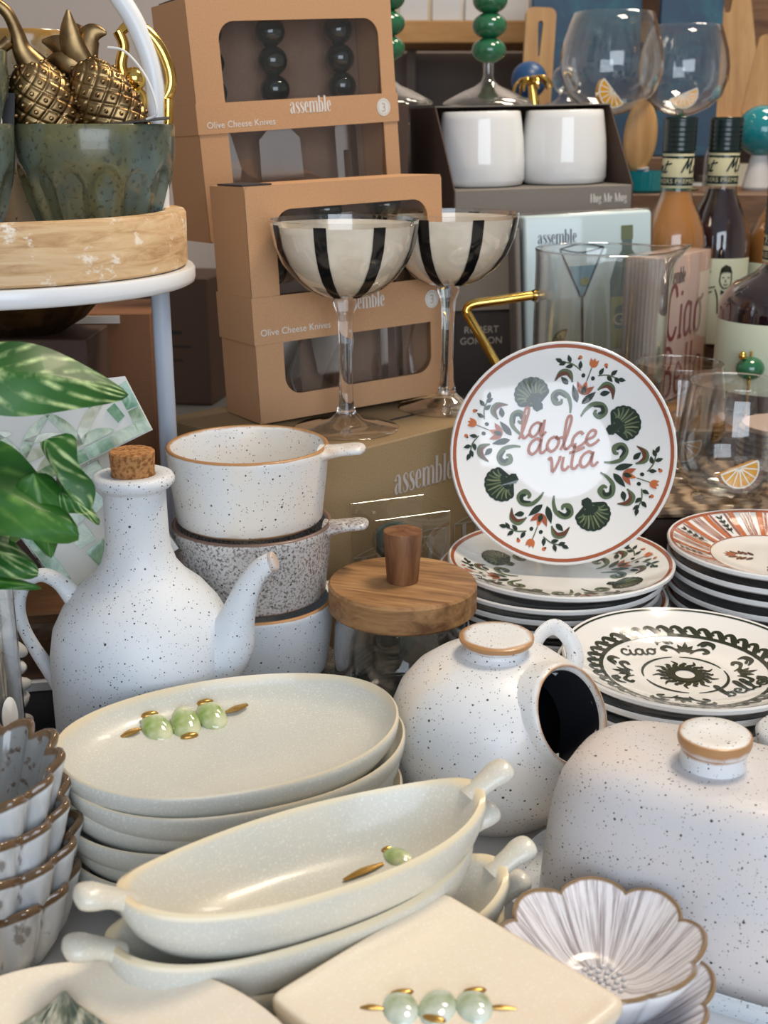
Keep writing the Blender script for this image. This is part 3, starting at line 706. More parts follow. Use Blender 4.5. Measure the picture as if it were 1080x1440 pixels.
# ------------------------------------------------------------------ oval olive platters
def super_fn(a, b, ex, bow=0, wob=None):
    def fn(th, r, z, k):
        c, n = cos(th), sin(th)
        q = (abs(c) ** ex + abs(n) ** ex) ** (-1 / ex)
        x, y = r * q * c * a, r * q * n * b
        return (x, y, z + bow * abs(r * q * c) ** 4 * r + (wob(th, r) if wob else 0))
    return fn
def olive_relief(parent, mat, pts, zfn, s=1.0, ax=0.0, up=Matrix.Identity(3), pickm='pick'):
    """three glazed olives on a gold pick, as relief parts of the dish"""
    for k, (x, y, L, W, a) in enumerate(pts):
        mb = MB(); mb.ball((0, 0, 0), 1, 20, 12, (W, L, min(W, L) * .60), Matrix.Rotation(a, 3, 'Z'))
        o = mb.build('olive', mat, parent, (x, y, zfn(x, y))); o.rotation_euler = up.to_euler()
        g = MB().ball((0, 0, 0), 1, 12, 8, (W * .62, W * .30, W * .26)).build('gold_tip', pickm, o, tuple(Matrix.Rotation(a, 3, 'Z') @ Vector((0, L * (.78 if k != 1 else -.80), W * .26))))
        g['label'] = 'gold lustre end of the olive'
t0 = None
oval_prof = [(0, .0030), (.45, .0032), (.68, .0042), (.82, .0068), (.91, .0095), (.97, .0160), (1.0, .0212)]
oval_shell = thicken(oval_prof, .0038)
oval_shell = [(p[0] if p[0] <= 1 or True else 1, *p[1:]) for p in oval_shell]
def oval_mesh():
    pr = []
    for p in oval_shell: pr.append(p)
    n = len(oval_prof)
    pr = [(r, z, rim, inn) for r, z, rim, inn in pr]
    pr = pr[:n] + [(1.014, .0200, .5, 0), (1.016, .0165, .1, 0), (1.008, .0115, 0, 0), (.985, .0080, 0, 0), (.94, .0028, 0, 0), (.88, -.0002, 0, 0), (.80, -.0010, 0, 0), (0, -.0010, 0, 0)]
    return MB().lathe(pr, 88, super_fn(.0985, .0690, 2.15, .004)).mesh('oval_platter_body', 'platter', 60)
oval_me = oval_mesh()
yawo = R(22)
for k in range(7):
    i = 6 - k
    jx, jy, ja = (0, 0, 0) if k == 0 else ((.004, -.002, .01), (.001, .001, -.02), (-.002, -.001, .02), (.002, .0, -.03), (.0, -.001, .015), (.012, -.003, .03))[k - 1]
    t = thing('oval_platter', 'pale grey-green oval platter with three green olives, top of its stack' if k == 0 else ORD[k] + ' platter from the top in the stack of pale oval platters', 'platter',
              (-.0885 + jx, .630 + jy, .0016 + .0111 * i), yawo + ja, 'stacked oval platters')
    link('body', oval_me, t)
    if k == 0:
        up = Matrix.Rotation(R(24), 3, 'X')
        zf = lambda x, y: .0062 + max(0, y - .046) * .5
        olive_relief(t, 'olive', [(-.0345, .0455, .0128, .0088, .25), (-.0170, .0445, .0142, .0090, -.05), (.0000, .0475, .0128, .0088, .2)], zf, up=up)
        for xs in ((-.057, -.0445), (.0095, .0240)):
            MB().tube([(xs[0], .0440 + (.006 if xs[0] > 0 else -.002), .0068), ((xs[0] + xs[1]) / 2, .0447 + (.006 if xs[0] > 0 else -.001), .0078), (xs[1], .0455 + (.007 if xs[0] > 0 else 0), .0082)], [.0014, .0030, .0016], 8, 4, flat=.5).build('pick_end', 'pick', t)

# ------------------------------------------------------------------ long boat platters
def boat_mesh():
    n = 6
    up = [(0, .0, 0, 1), (.40, .0006, 0, 1), (.60, .0028, 0, 1), (.75, .0080, 0, 1), (.88, .0170, 0, 1), (.96, .0250, .35, 1), (1.0, .028, 1, 1)]
    pr = up + [(1.035, .0268, .9, 0), (1.045, .0230, .15, 0), (1.03, .0160, 0, 0), (.985, .0085, 0, 0), (.91, .0020, 0, 0), (.80, -.0022, 0, 0), (.66, -.003, 0, 0), (0, -.003, 0, 0)]
    def fn(th, r, z, k):
        c, s_ = cos(th), sin(th)
        x = r * c; y = r * (abs(s_) ** .90) * (1 if s_ > 0 else -1)
        base = .38 + .62 * r
        return (x * .0905, y * .0350, z + .0065 * abs(x) ** 4)
    return MB().lathe(pr, 96, fn).mesh('boat_body', 'boat', 60)
boat_me = boat_mesh()
def handle_mesh():
    return MB().tube([(.0880, 0, .0275), (.0925, 0, .0310), (.0985, 0, .0345), (.1050, 0, .0372), (.1105, 0, .0386), (.1128, 0, .0390)], [.0075, .0066, .0068, .0082, .0070, .0018], 16, 5, flat=.66, rim=.36).mesh('boat_handle', 'boat', 70)
hm = handle_mesh(); yb = R(29.6)
bp = [(0, 0, 0), (-.006, -.0035, .01), (.012, .002, -.025), (.012, .003, .005)]
boat_c = Vector((-.0335, .4955))
for k in range(4):
    i = 3 - k
    t = thing('boat_platter', ['long cream boat platter with two handles, top of its stack', 'second boat platter, its round handle showing under the top one', 'third boat platter of the stack, right handle raised beside the speckled salt pot', 'lowest boat platter of the stack'][k], 'platter',
              (boat_c.x + bp[k][0], boat_c.y + bp[k][1], .0032 + .0225 * i), yb + bp[k][2], 'stacked boat platters')
    link('body', boat_me, t); link('handle', hm, t); link('handle', hm, t, None, (0, 0, pi))
    if k == 0:
        olive_relief(t, 'olive', [(.050, .006, .0095, .0068, .2)], lambda x, y: .0016)
        MB().tube([(.018, .0035, .0015), (.029, .0045, .0022), (.041, .0052, .0022)], [.001, .0022, .001], 8, 4, flat=.6).build('pick_end', 'pick', t)

# ------------------------------------------------------------------ square tile dishes
def tile_mesh():
    a = .0540
    pr = [(0, .0095, 0, 0), (.80, .0095, 0, 0), (.90, .0100, 0, 0), (.955, .0108, .25, 0), (.985, .0102, .55, 0), (1.0, .0085, .7, 0), (.998, .004, .35, 0), (.975, .0006, .3, 0), (.94, 0, 0, 0), (0, 0, 0, 0)]
    return MB().lathe(pr, 288, super_fn(a, a, 26)).mesh('square_dish_body', 'cream', 50)
tile_me = tile_mesh()
for k in range(6):
    i = 5 - k
    t = thing('square_dish', 'square cream tile dish with three glassy olives on a gold pick, top of its stack' if k == 0 else ORD[k] + ' tile from the top in the stack of square cream dishes', 'dish',
              (.0268 + (0, -.002, .001, .002, 0, .001)[k], .4270 + (0, -.001, .002, 0, .001, 0)[k], .0006 + .0117 * i), R(44) + (0, .02, -.02, .01, 0, .02)[k], 'stacked square dishes')
    link('body', tile_me, t)
    if k == 0:
        e = thing('olives', None, None); e.parent = t; e.rotation_euler = (0, 0, R(-42)); e.location = (-.0015, .0055, 0)
        e.location = tuple(Matrix.Rotation(R(-42), 3, 'Z') @ Vector((-.0045, -.0050, 0)))
        for kk, (x, L, W, a) in enumerate(((-.0155, .0108, .0076, .1), (-.000, .0112, .0080, -.35), (.0155, .0104, .0078, .1))):
            MB().ball((0, 0, 0), 1, 20, 12, (W, L, .0036), Matrix.Rotation(a, 3, 'Z')).build('olive', 'olive_blue', e, (x, 0, .0095))
            MB().ball((0, 0, 0), 1, 12, 8, (.0052, .0020, .0013), Matrix.Rotation(a, 3, 'Z')).build('gold_tip', 'pick', e, (x + (.001 if kk != 1 else -.002), .0078 * (1 if kk != 1 else -1.1), .0112))
        MB().tube([(-.0325, .001, .0096), (-.028, .0007, .0101), (-.0228, 0, .0098)], [.0006, .0015, .0008], 8, 4, flat=.6).build('pick_end', 'pick', e)
        MB().tube([(.0215, -.001, .0098), (.027, -.0015, .0101), (.033, -.002, .0096)], [.0008, .0014, .0006], 8, 4, flat=.6).build('pick_end', 'pick', e)

# ------------------------------------------------------------------ round dinner plates, bottom left
def wob(th, r): return .0006 * sin(7 * th + 1) * r * r
rp = [(0, .0030, 0, 0), (.5, .0032, 0, 0), (.68, .005, 0, 0), (.84, .0088, 0, 0), (.95, .0122, .12, 0), (1.0, .0138, .42, 0), (1.012, .0125, .7, 0), (1.0, .0098, .3, 0), (.86, .0045, 0, 0), (.66, .0005, 0, 0), (.6, 0, 0, 0), (0, 0, 0, 0)]
rp_me = MB().lathe(rp, 96, lambda th, r, z, k: (r * .1022 * (1 + .004 * sin(5 * th)) * cos(th), r * .1022 * (1 + .004 * sin(5 * th)) * sin(th), z + wob(th, r))).mesh('dinner_plate_body', 'cream', 60)
for k in range(7):
    i = 6 - k
    t = thing('dinner_plate', 'round cream dinner plate with grey green shell, bottom left of the photo' if k == 0 else ORD[k] + ' plate from the top in the stack under the cream shell plate', 'plate', (-.1223, .3470, .0004 + .0094 * i), 0, 'stacked cream dinner plates')
    link('body', rp_me, t)
    if k == 0:
        mb = MB(); NN = 60
        def sh(u, v):
            a = R(-50 + 100 * v); r = u * .046; rb = 1 + .05 * abs(cos(v * pi * 9))
            x = r * sin(a) * rb; y = -r * cos(a) * rb
            return (x, y, .0030 + (.0125 * (1 - u) ** .8 * (1 - .5 * abs(2 * v - 1) ** 2.5) + .0010 * cos(v * pi * 18) * min(1, u * 3) if u > .01 else 0))
        mb.grid(14, 72, sh)
        o = mb.build('shell_relief', 'shell', t, (-.0140, .0850, .0), 60); o['label'] = 'grey green moulded scallop shell'; o.rotation_euler = (0, 0, R(4))

# ------------------------------------------------------------------ petal bowls
def petal_bowl_mesh():
    up = [(0, .0135), (.20, .0136), (.34, .0142), (.50, .0180), (.68, .0255), (.85, .0335), (.95, .0385), (1.0, .0405)]
    pr = [(r, z, 1 if i == 7 else (.3 if i == 6 else 0), 1) for i, (r, z) in enumerate(up)] + [(1.025, .0400, 1, 0), (1.03, .038, .25, 0), (.95, .0315, 0, 0), (.80, .0205, 0, 0), (.62, .009, 0, 0), (.46, .002, 0, 0), (.40, 0, 0, 0), (0, 0, 0, 0)]
    def fn(th, r, z, k):
        q = abs(sin(4 * th)) ** .7; kk = min(1, max(0, (r - .40) / .5)); rr = r * .0480 * (1 - .11 * (1 - q) * kk)
        return (rr * cos(th), rr * sin(th), z - .0035 * (1 - q) * kk * r)
    return MB().lathe(pr, 160, fn).mesh('petal_bowl_body', 'flower', 60)
pb = petal_bowl_mesh()
for k in range(2):
    t = thing('petal_bowl', ['small lilac white flower shaped bowl, upper of the two in front of the butter dome', 'lower flower shaped bowl, its brown petal rim showing under the upper one'][k], 'bowl',
              ((.1040, .4815, .0195), (.1070, .4785, .0003))[k], (R(-3), R(-2), .32) if k == 0 else .40, 'petal bowls')
    link('body', pb, t)
    if k == 0:
        mb = MB()
        for rr, n in ((0, 1), (.0035, 6), (.0075, 11), (.0112, 15)):
            for j in range(n): mb.ball((rr * cos(2 * pi * j / n + rr * 90), rr * sin(2 * pi * j / n + rr * 90), (.0142)), .00145, 8, 6, (1, 1, .8))
        o = mb.build('centre_beads', 'flower', t); o['kind'] = 'stuff'

# ------------------------------------------------------------------ butter dome
t = thing('butter_dome', 'speckled white butter dome with knob standing on its oblong dish', 'butter dish', (.1720, .5640, 0), R(-31))
pr = [(1.10, .0105), (1.14, .0145, .3), (1.165, .0165, .4), (1.155, .0170, .3), (1.12, .0125), (1.07, .006), (.6, .005), (0, .005)]
MB().lathe([(0, .0002), (1.02, .0002), (1.08, .002)] + pr, 96, super_fn(.0910, .0560, 3.0)).build('dish', 'speckle_cool', t, None, 60)
dome = [(1.0, .0062), (1.003, .008), (1.0, .014), (.985, .035), (.965, .055), (.940, .072), (.90, .0855), (.835, .0955), (.74, .1015), (.60, .1042), (.42, .1048), (.2, .1045), (0, .1045)]
MB().lathe([(.94, .0062)] + dome, 96, super_fn(.0870, .0535, 3.0)).build('dome', 'speckle_pink', t, None, 60)
MB().lathe([(.0215, .1005), (.0205, .1030), (.0172, .1045), (.0168, .111, .2), (.0172, .1135, .7), (.0183, .1150, .5), (.0192, .1185, .9), (.0188, .1215, .9), (.0175, .1222, .5), (.010, .1213), (0, .1208)], 48).build('knob', 'speckle', t, None, 50)

# ------------------------------------------------------------------ salt pig
t = thing('salt_pig', 'round speckled salt pot with lidded top and a dark open mouth facing right', 'salt pot', (.0705, .6985, 0), 0)
bprof = [(0, .0006), (.040, .0006), (.044, .0022), (.0540, .012), (.0622, .026), (.0668, .041), (.0680, .054), (.0664, .068), (.0610, .082), (.0525, .0930), (.041, .1015), (.029, .1060), (.020, .1078)]
nrm = Vector((.63, -.63, .46)).normalized(); oc = Vector((.002, 0, .0545)); ro = .0285
def holed(prof, mat, scale=1.0):
    mb = MB().lathe([(r * scale, (z - .05) * scale + .05) for r, z in prof], 144)
    keep = []
    for f in mb.f:
        c = sum((Vector(mb.v[i]) for i in f), Vector()) / len(f) - oc
        a = c.dot(nrm); rad = (c - nrm * a).length
        if not (a > 0 and rad < ro * 1.03): keep.append(f)
    mb.f = keep; mb.fm = [0] * len(keep); return mb
holed(bprof + [(.012, .1082), (0, .1083)], 'speckle').build('body', 'speckle', t, None, 60)
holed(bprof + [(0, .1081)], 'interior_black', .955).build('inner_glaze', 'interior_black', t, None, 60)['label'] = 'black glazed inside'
q = nrm.to_track_quat('Z', 'Y').to_matrix()
def cfn(th, r, z, k):
    v = q @ Vector((r * cos(th), r * sin(th), z)) + oc; return tuple(v)
MB().lathe([(ro * .96, .048), (ro * .97, .0600), (ro * 1.0, .0640, .4), (ro * 1.05, .0658, .75), (ro * 1.11, .0650, .45), (ro * 1.15, .0615), (ro * 1.18, .0565), (ro * 1.24, .050)], 72, cfn).build('mouth_rim', 'speckle', t, None, 60)['label'] = 'raised rim of the open mouth'
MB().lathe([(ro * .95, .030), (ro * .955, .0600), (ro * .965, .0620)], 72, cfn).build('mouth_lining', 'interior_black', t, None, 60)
lid = thing('lid', None, None); lid.parent = t
MB().lathe([(.0252, .1045), (.0225, .1073), (.0192, .1088), (.0184, .1110, .2), (.0190, .1122, .6), (.0211, .1135, .3), (.0232, .1158, .9), (.0235, .1181, 1), (.0220, .1191, .75), (.016, .1188, .1), (0, .1184)], 56).build('lid_knob', 'speckle', lid, None, 50)
MB().tube([(.026, .030, .094), (.034, .040, .103), (.044, .047, .1045), (.0535, .046, .096), (.0570, .041, .083), (.050, .032, .070)], [.006, .0056, .0056, .0056, .006, .006], 14, 6, flat=.55, up=(-.6, .8, 0)).build('loop_handle', 'speckle', t)

# ------------------------------------------------------------------ ruffled bowls, far left
def ruffle_mesh():
    up = [(0, .0045), (.45, .005), (.64, .0085), (.78, .019), (.88, .032), (.96, .0435), (1.0, .0475)]
    pr = [(r, z, 1 if i >= 6 else (.25 if i == 5 else 0), 1) for i, (r, z) in enumerate(up)] + [(1.03, .0485, 1, 0), (1.06, .0480, 1, 0), (1.075, .0460, .75, 0), (1.068, .0435, .28, 0), (1.05, .0410, .0, 0), (1.0, .030, 0, 0), (.90, .0145, 0, 0), (.76, .002, 0, 0), (.68, 0, 0, 0), (0, 0, 0, 0)]
    def fn(th, r, z, k):
        kk = min(1, max(0, (r - .42) / .5)); wv = .5 * sin(14 * th) + .10 * sin(28 * th + 1)
        rr = r * .0495 * (1 + .115 * kk * wv)
        return (rr * cos(th), rr * sin(th), z + .0040 * kk * r * wv + .0012 * kk * sin(3 * th))
    return MB().lathe(pr, 210, fn).mesh('ruffled_bowl_body', 'ruffle', 60)
rm = ruffle_mesh()
for k in range(4):
    i = 3 - k
    t = thing('ruffled_bowl', ['grey ruffled bowl with brown edge holding a tag string, top of the left stack', 'second ruffled bowl from the top of the left stack', 'third ruffled bowl from the top of the left stack', 'darkest ruffled bowl at the bottom of the left stack'][k], 'bowl',
              (-.2205 + (0, .0025, .006, .004)[k], .5520 + (0, -.001, .001, -.002)[k], .0004 + .0205 * i), (.1, .34, .2, .5)[k], 'stacked ruffled bowls')
    link('body', rm, t)
tag(MB().tube([(-.205, .540, .0725), (-.1975, .530, .0905), (-.196, .526, .083), (-.2, .521, .0725)], .0009, 8, 8).build('tag_string', 'string'), 'thin twisted string loop lying in the top ruffled bowl', 'string')
tag(MB().ball((0, 0, 0), .007, 14, 10, (1.3, .9, .7)).build('brass_charm', 'brass', None, (-.2015, .5245, .0735)), 'small brass charm on the string in the top ruffled bowl', 'charm')

# ------------------------------------------------------------------ oil bottle
t = thing('oil_bottle', 'tall speckled white oil bottle with cork, side handle and spout', 'bottle', (-.1620, .7520, 0), 0)
pr = [(0, .0005), (.056, .0005), (.0605, .004), (.0620, .012), (.0622, .060), (.0618, .088), (.0590, .104), (.0520, .1180), (.0420, .1305), (.0315, .1395), (.0250, .1480), (.0218, .1575), (.0207, .168), (.0203, .185), (.0203, .1975),
      (.0212, .1995), (.0240, .2010), (.0262, .2035, .1), (.0264, .2060, .3), (.0250, .2085, .15), (.0225, .2095), (.0150, .2090), (.0138, .2080), (.0136, .198)]
MB().lathe(pr, 96).build('body', 'speckle_cool', t, None, 60)
MB().lathe([(0, .196), (.0118, .196), (.0136, .2075), (.0146, .2215), (.0146, .2235), (.0136, .2245), (0, .2245)], 40).build('cork', 'cork', t, None, 40)
MB().tube([(-.0455, 0, .1240), (-.0540, -.001, .1350), (-.0650, -.001, .1395), (-.0760, -.001, .1330), (-.0815, -.001, .1180), (-.0800, -.001, .1020), (-.0735, 0, .0850), (-.0640, 0, .0680), (-.0590, 0, .0600)],
          [.0088, .0068, .0060, .0058, .0056, .0056, .0060, .0074, .009], 18, 6, flat=.72, up=(-1, 0, 0), rim=.30).build('handle', 'speckle_cool', t, None, 70)
MB().tube([(.0480, -.012, .0830), (.0590, -.014, .0960), (.0655, -.015, .1150), (.0715, -.016, .1320), (.0780, -.017, .1445), (.0850, -.018, .1525), (.0895, -.0185, .1550)],
          [.0230, .0175, .0120, .0090, .0074, .0066, .0060], 24, 6).build('spout', 'speckle_cool', t, None, 70)
MB().tube([(.0880, -.0183, .1543), (.0915, -.0187, .1556), (.0925, -.0188, .1560)], [.0060, .0066, .0050], 18, 3, rim=.5).build('spout_lip', 'speckle_cool', t)

# ------------------------------------------------------------------ handled soup bowls (stack)
rk = [(0, .0005), (.049, .0005, .3), (.0525, .0025, .85), (.0540, .0045, .4), (.0548, .012), (.0575, .035), (.0592, .054), (.0597, .0575, .25), (.0592, .0592, .9), (.0575, .0600, 1), (.0560, .0590, .6), (.0552, .056, .05), (.0530, .030), (.0495, .010), (.042, .0065), (0, .006)]
def ramekin_me(mat): return MB().lathe(rk, 96).mesh('soup_bowl_body', mat, 60)
def tab_me(mat):
    return MB().tube([(.0545, 0, .0540), (.062, 0, .0555), (.071, 0, .0572), (.079, 0, .0582), (.0845, 0, .0584), (.0872, 0, .0584)], [.0165, .0128, .0112, .0112, .0095, .004], 20, 5, flat=.36, rim=.42).mesh('soup_bowl_handle', mat, 70)
for k, (mat, lab, x, y, z, rz) in enumerate((('speckle', 'white speckled soup bowl with brown rim and tab handle, top of the bowl stack', -.1000, .8600, .1420, R(-8)),
        ('speckle_dense', 'densely speckled grey soup bowl, second in the bowl stack', -.0985, .8600, .0830, R(-4)),
        ('speckle_cool', 'white soup bowl behind the spout, third in the bowl stack', -.0975, .8590, .0240, R(22)))):
    t = thing('soup_bowl', lab, 'bowl', (x, y, z), rz, 'stacked soup bowls with tab handles')
    link('body', ramekin_me(mat), t); link('handle', tab_me(mat), t)
t = thing('speckled_saucer', 'brown speckled shallow dish under the soup bowl stack', 'dish', (-.0930, .8600, .0016))
MB().lathe([(0, .0005), (.050, .0005), (.058, .006), (.0635, .0165, .2), (.0645, .0205, .8), (.0630, .0215, .8), (.060, .0205), (.055, .0205), (0, .0212)], 72).build('body', 'speckle_dark', t, None, 60)

# ------------------------------------------------------------------ glass jar with wooden lid
t = thing('storage_jar', 'clear glass jar with round acacia wood lid and tapered wooden knob', 'jar', (.0136, .8285, .0016), R(-20)); t.scale = (1, 1, 1.06)
MB().lathe([(0, .001), (.046, .001), (.0505, .006), (.0510, .050), (.0500, .066), (.0470, .074), (.0468, .0795), (.0445, .0795), (.0446, .074), (.0478, .065), (.0488, .050), (.0482, .008), (.043, .005), (0, .0045)], 64).build('jar', 'glass', t, None, 60)
MB().lathe([(0, .0770), (.044, .0770), (.044, .0785), (.0530, .0785), (.0545, .0800), (.0545, .0965), (.0530, .0985), (0, .0985)], 80).build('wooden_lid', 'acacia', t, None, 35)
MB().lathe([(0, .0985), (.0112, .0985), (.0116, .0995), (.0142, .1335), (.0138, .1350), (0, .1350)], 40).build('knob', 'acacia_dark', t, None, 35)['label'] = 'dark tapered wooden knob'

# ------------------------------------------------------------------ clear gift box with teal beads
t = thing('clear_gift_box', 'clear plastic gift box behind the wooden jar lid', 'box', (.0130, .9170, .0016), R(24))
bx, by, bh = .032, .024, .133
MB().box((-bx, -by, 0), (bx, by, bh)).build('plastic_shell', 'acetate', t, flat=True)
mb = MB()
for sxx in (-1, 1):
    for syy in (-1, 1): mb.tube([(sxx * bx, syy * by, 0), (sxx * bx, syy * by, bh)], .0005, 5, 1)
    mb.tube([(sxx * bx, -by, bh), (sxx * bx, by, bh)], .0005, 5, 1); mb.tube([(-bx, sxx * by, bh), (bx, sxx * by, bh)], .0005, 5, 1)
mb.build('folded_edges', 'film', t)
t = thing('beaded_ornament', 'dark teal beaded stem packed inside the clear gift box', 'ornament', (.008, .914, .003), 0)
for k in range(4): MB().ball((0, 0, .018 + .029 * k), .018, 24, 14, (1, 1, .86)).build('bead', 'bead_teal', t)

# ------------------------------------------------------------------ big kraft carton under the coupes
big = tri(-.0504, .9142, .7987)
W, Dp, Hh = .252, .205, .1745
t = pose(thing('coupe_carton', 'large dull kraft carton printed with outlined coupe glasses, under the two coupes', 'carton'), big @ Matrix.Translation((0, 0, .0005)))
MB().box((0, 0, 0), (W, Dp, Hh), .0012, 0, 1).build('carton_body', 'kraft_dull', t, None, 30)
mb = MB(); mb.prism([(.004, .052), (W - .004, .050), (W - .004, .0512), (.15, .0545), (.11, .053), (.004, .0535)], Hh + .0002, Hh + .0006); mb.build('flap_gap_shade', 'black_card', t, flat=True)['label'] = 'dark strip for the shaded gap along the closed lid flap'  # black strip laid on top, painting the shade inside the flap gap
d = D(); d.at(.084, .127, 0, .0170); d.strokes('assemble', FAT, 0, 0)
d.build('maker_lettering', ['grey_print'], lambda u, v, l: (u, -.0004, v), t)
for cx, sc in ((.060, 1), (.125, 1), (.188, 1)):
    d = D(); d.at(cx, .028, 0, .055 * sc)
    d.rib([(-.46, 1), (-.45, .72), (-.3, .42), (0, .26), (.3, .42), (.45, .72), (.46, 1)], .018, 1); d.rib([(-.46, 1), (0, 1.06), (.46, 1)], .016, 1); d.rib([(-.46, 1), (0, .95), (.46, 1)], .016, 1)
    d.rib([(-.22, .95), (-.2, .7), (-.08, .32)], .10, 1); d.rib([(.12, .94), (.11, .7), (.04, .3)], .10, 1)
    d.rib([(-.03, .26), (-.03, -.25), (-.2, -.4)], .014, 1); d.rib([(.03, .26), (.03, -.25), (.2, -.4)], .014, 1)
    d.build('printed_coupe', ['grey_print', 'pale_print'], lambda u, v, l: (u, -.0004 - l * .0002, v), t)

# ------------------------------------------------------------------ coupes
def coupe(label, loc, rz):
    t = thing('coupe_glass', label, 'glass', loc, rz, 'cream coupes with black stripes')
    bowl = [(.0085, .1115), (.0200, .1145), (.0320, .1205), (.0430, .1295), (.0520, .1415), (.0578, .1550), (.0605, .1690)]
    MB().lathe([(0, .1105)] + bowl + [(.0612, .1760), (.0602, .1764), (.0596, .1690), (.0568, .1555), (.0510, .1425), (.042, .1310), (.031, .1225), (.019, .1165), (0, .1150)], 80).build('bowl', 'glass', t, None, 60)
    MB().lathe([(0, .1128)] + [(r - .0005, z + .0006) for r, z in bowl] + [(.0606, .1722)], 80).build('cream_lining', 'coupe_cream', t, None, 60)['label'] = 'milky cream lining with a clear band at the rim'
    for k in range(8):
        a = k * pi / 4 + pi / 8; q = [(.0195, .1143, .17), (.0320, .1205, .13), (.0430, .1295, .11), (.0520, .1415, .095), (.0578, .1550, .088), (.0605, .1690, .085), (.0610, .1735, .085)]
        mb = MB(); mb.grid(len(q) - 1, 4, lambda u, v: (lambda p: ((p[0] + .0004) * cos(a + p[2] * (2 * v - 1)), (p[0] + .0004) * sin(a + p[2] * (2 * v - 1)), p[1] - .0001))(q[round(u * (len(q) - 1))]))
        mb.build('stripe', 'black', t, None, 80)
    MB().lathe([(0, .0120), (.0085, .0150), (.0062, .026), (.0054, .050), (.0056, .080), (.0072, .100), (.0105, .1098), (.0095, .1125), (0, .1125)], 56).build('stem', 'glass_solid', t, None, 60)
    MB().lathe([(0, .0008), (.040, .0008), (.0445, .0010), (.0452, .0018), (.0440, .0028), (.030, .0048), (.015, .0085), (.0085, .0150), (0, .0152)], 56).build('foot', 'glass', t, None, 60)
    return t
coupe('nearer striped coupe glass, in front of the lower olive cheese knives box', (-.0323, 1.0120, .1752), R(6))
coupe('farther striped coupe glass, overlapped by the nearer coupe', (.0580, 1.0960, .1752), R(-2))

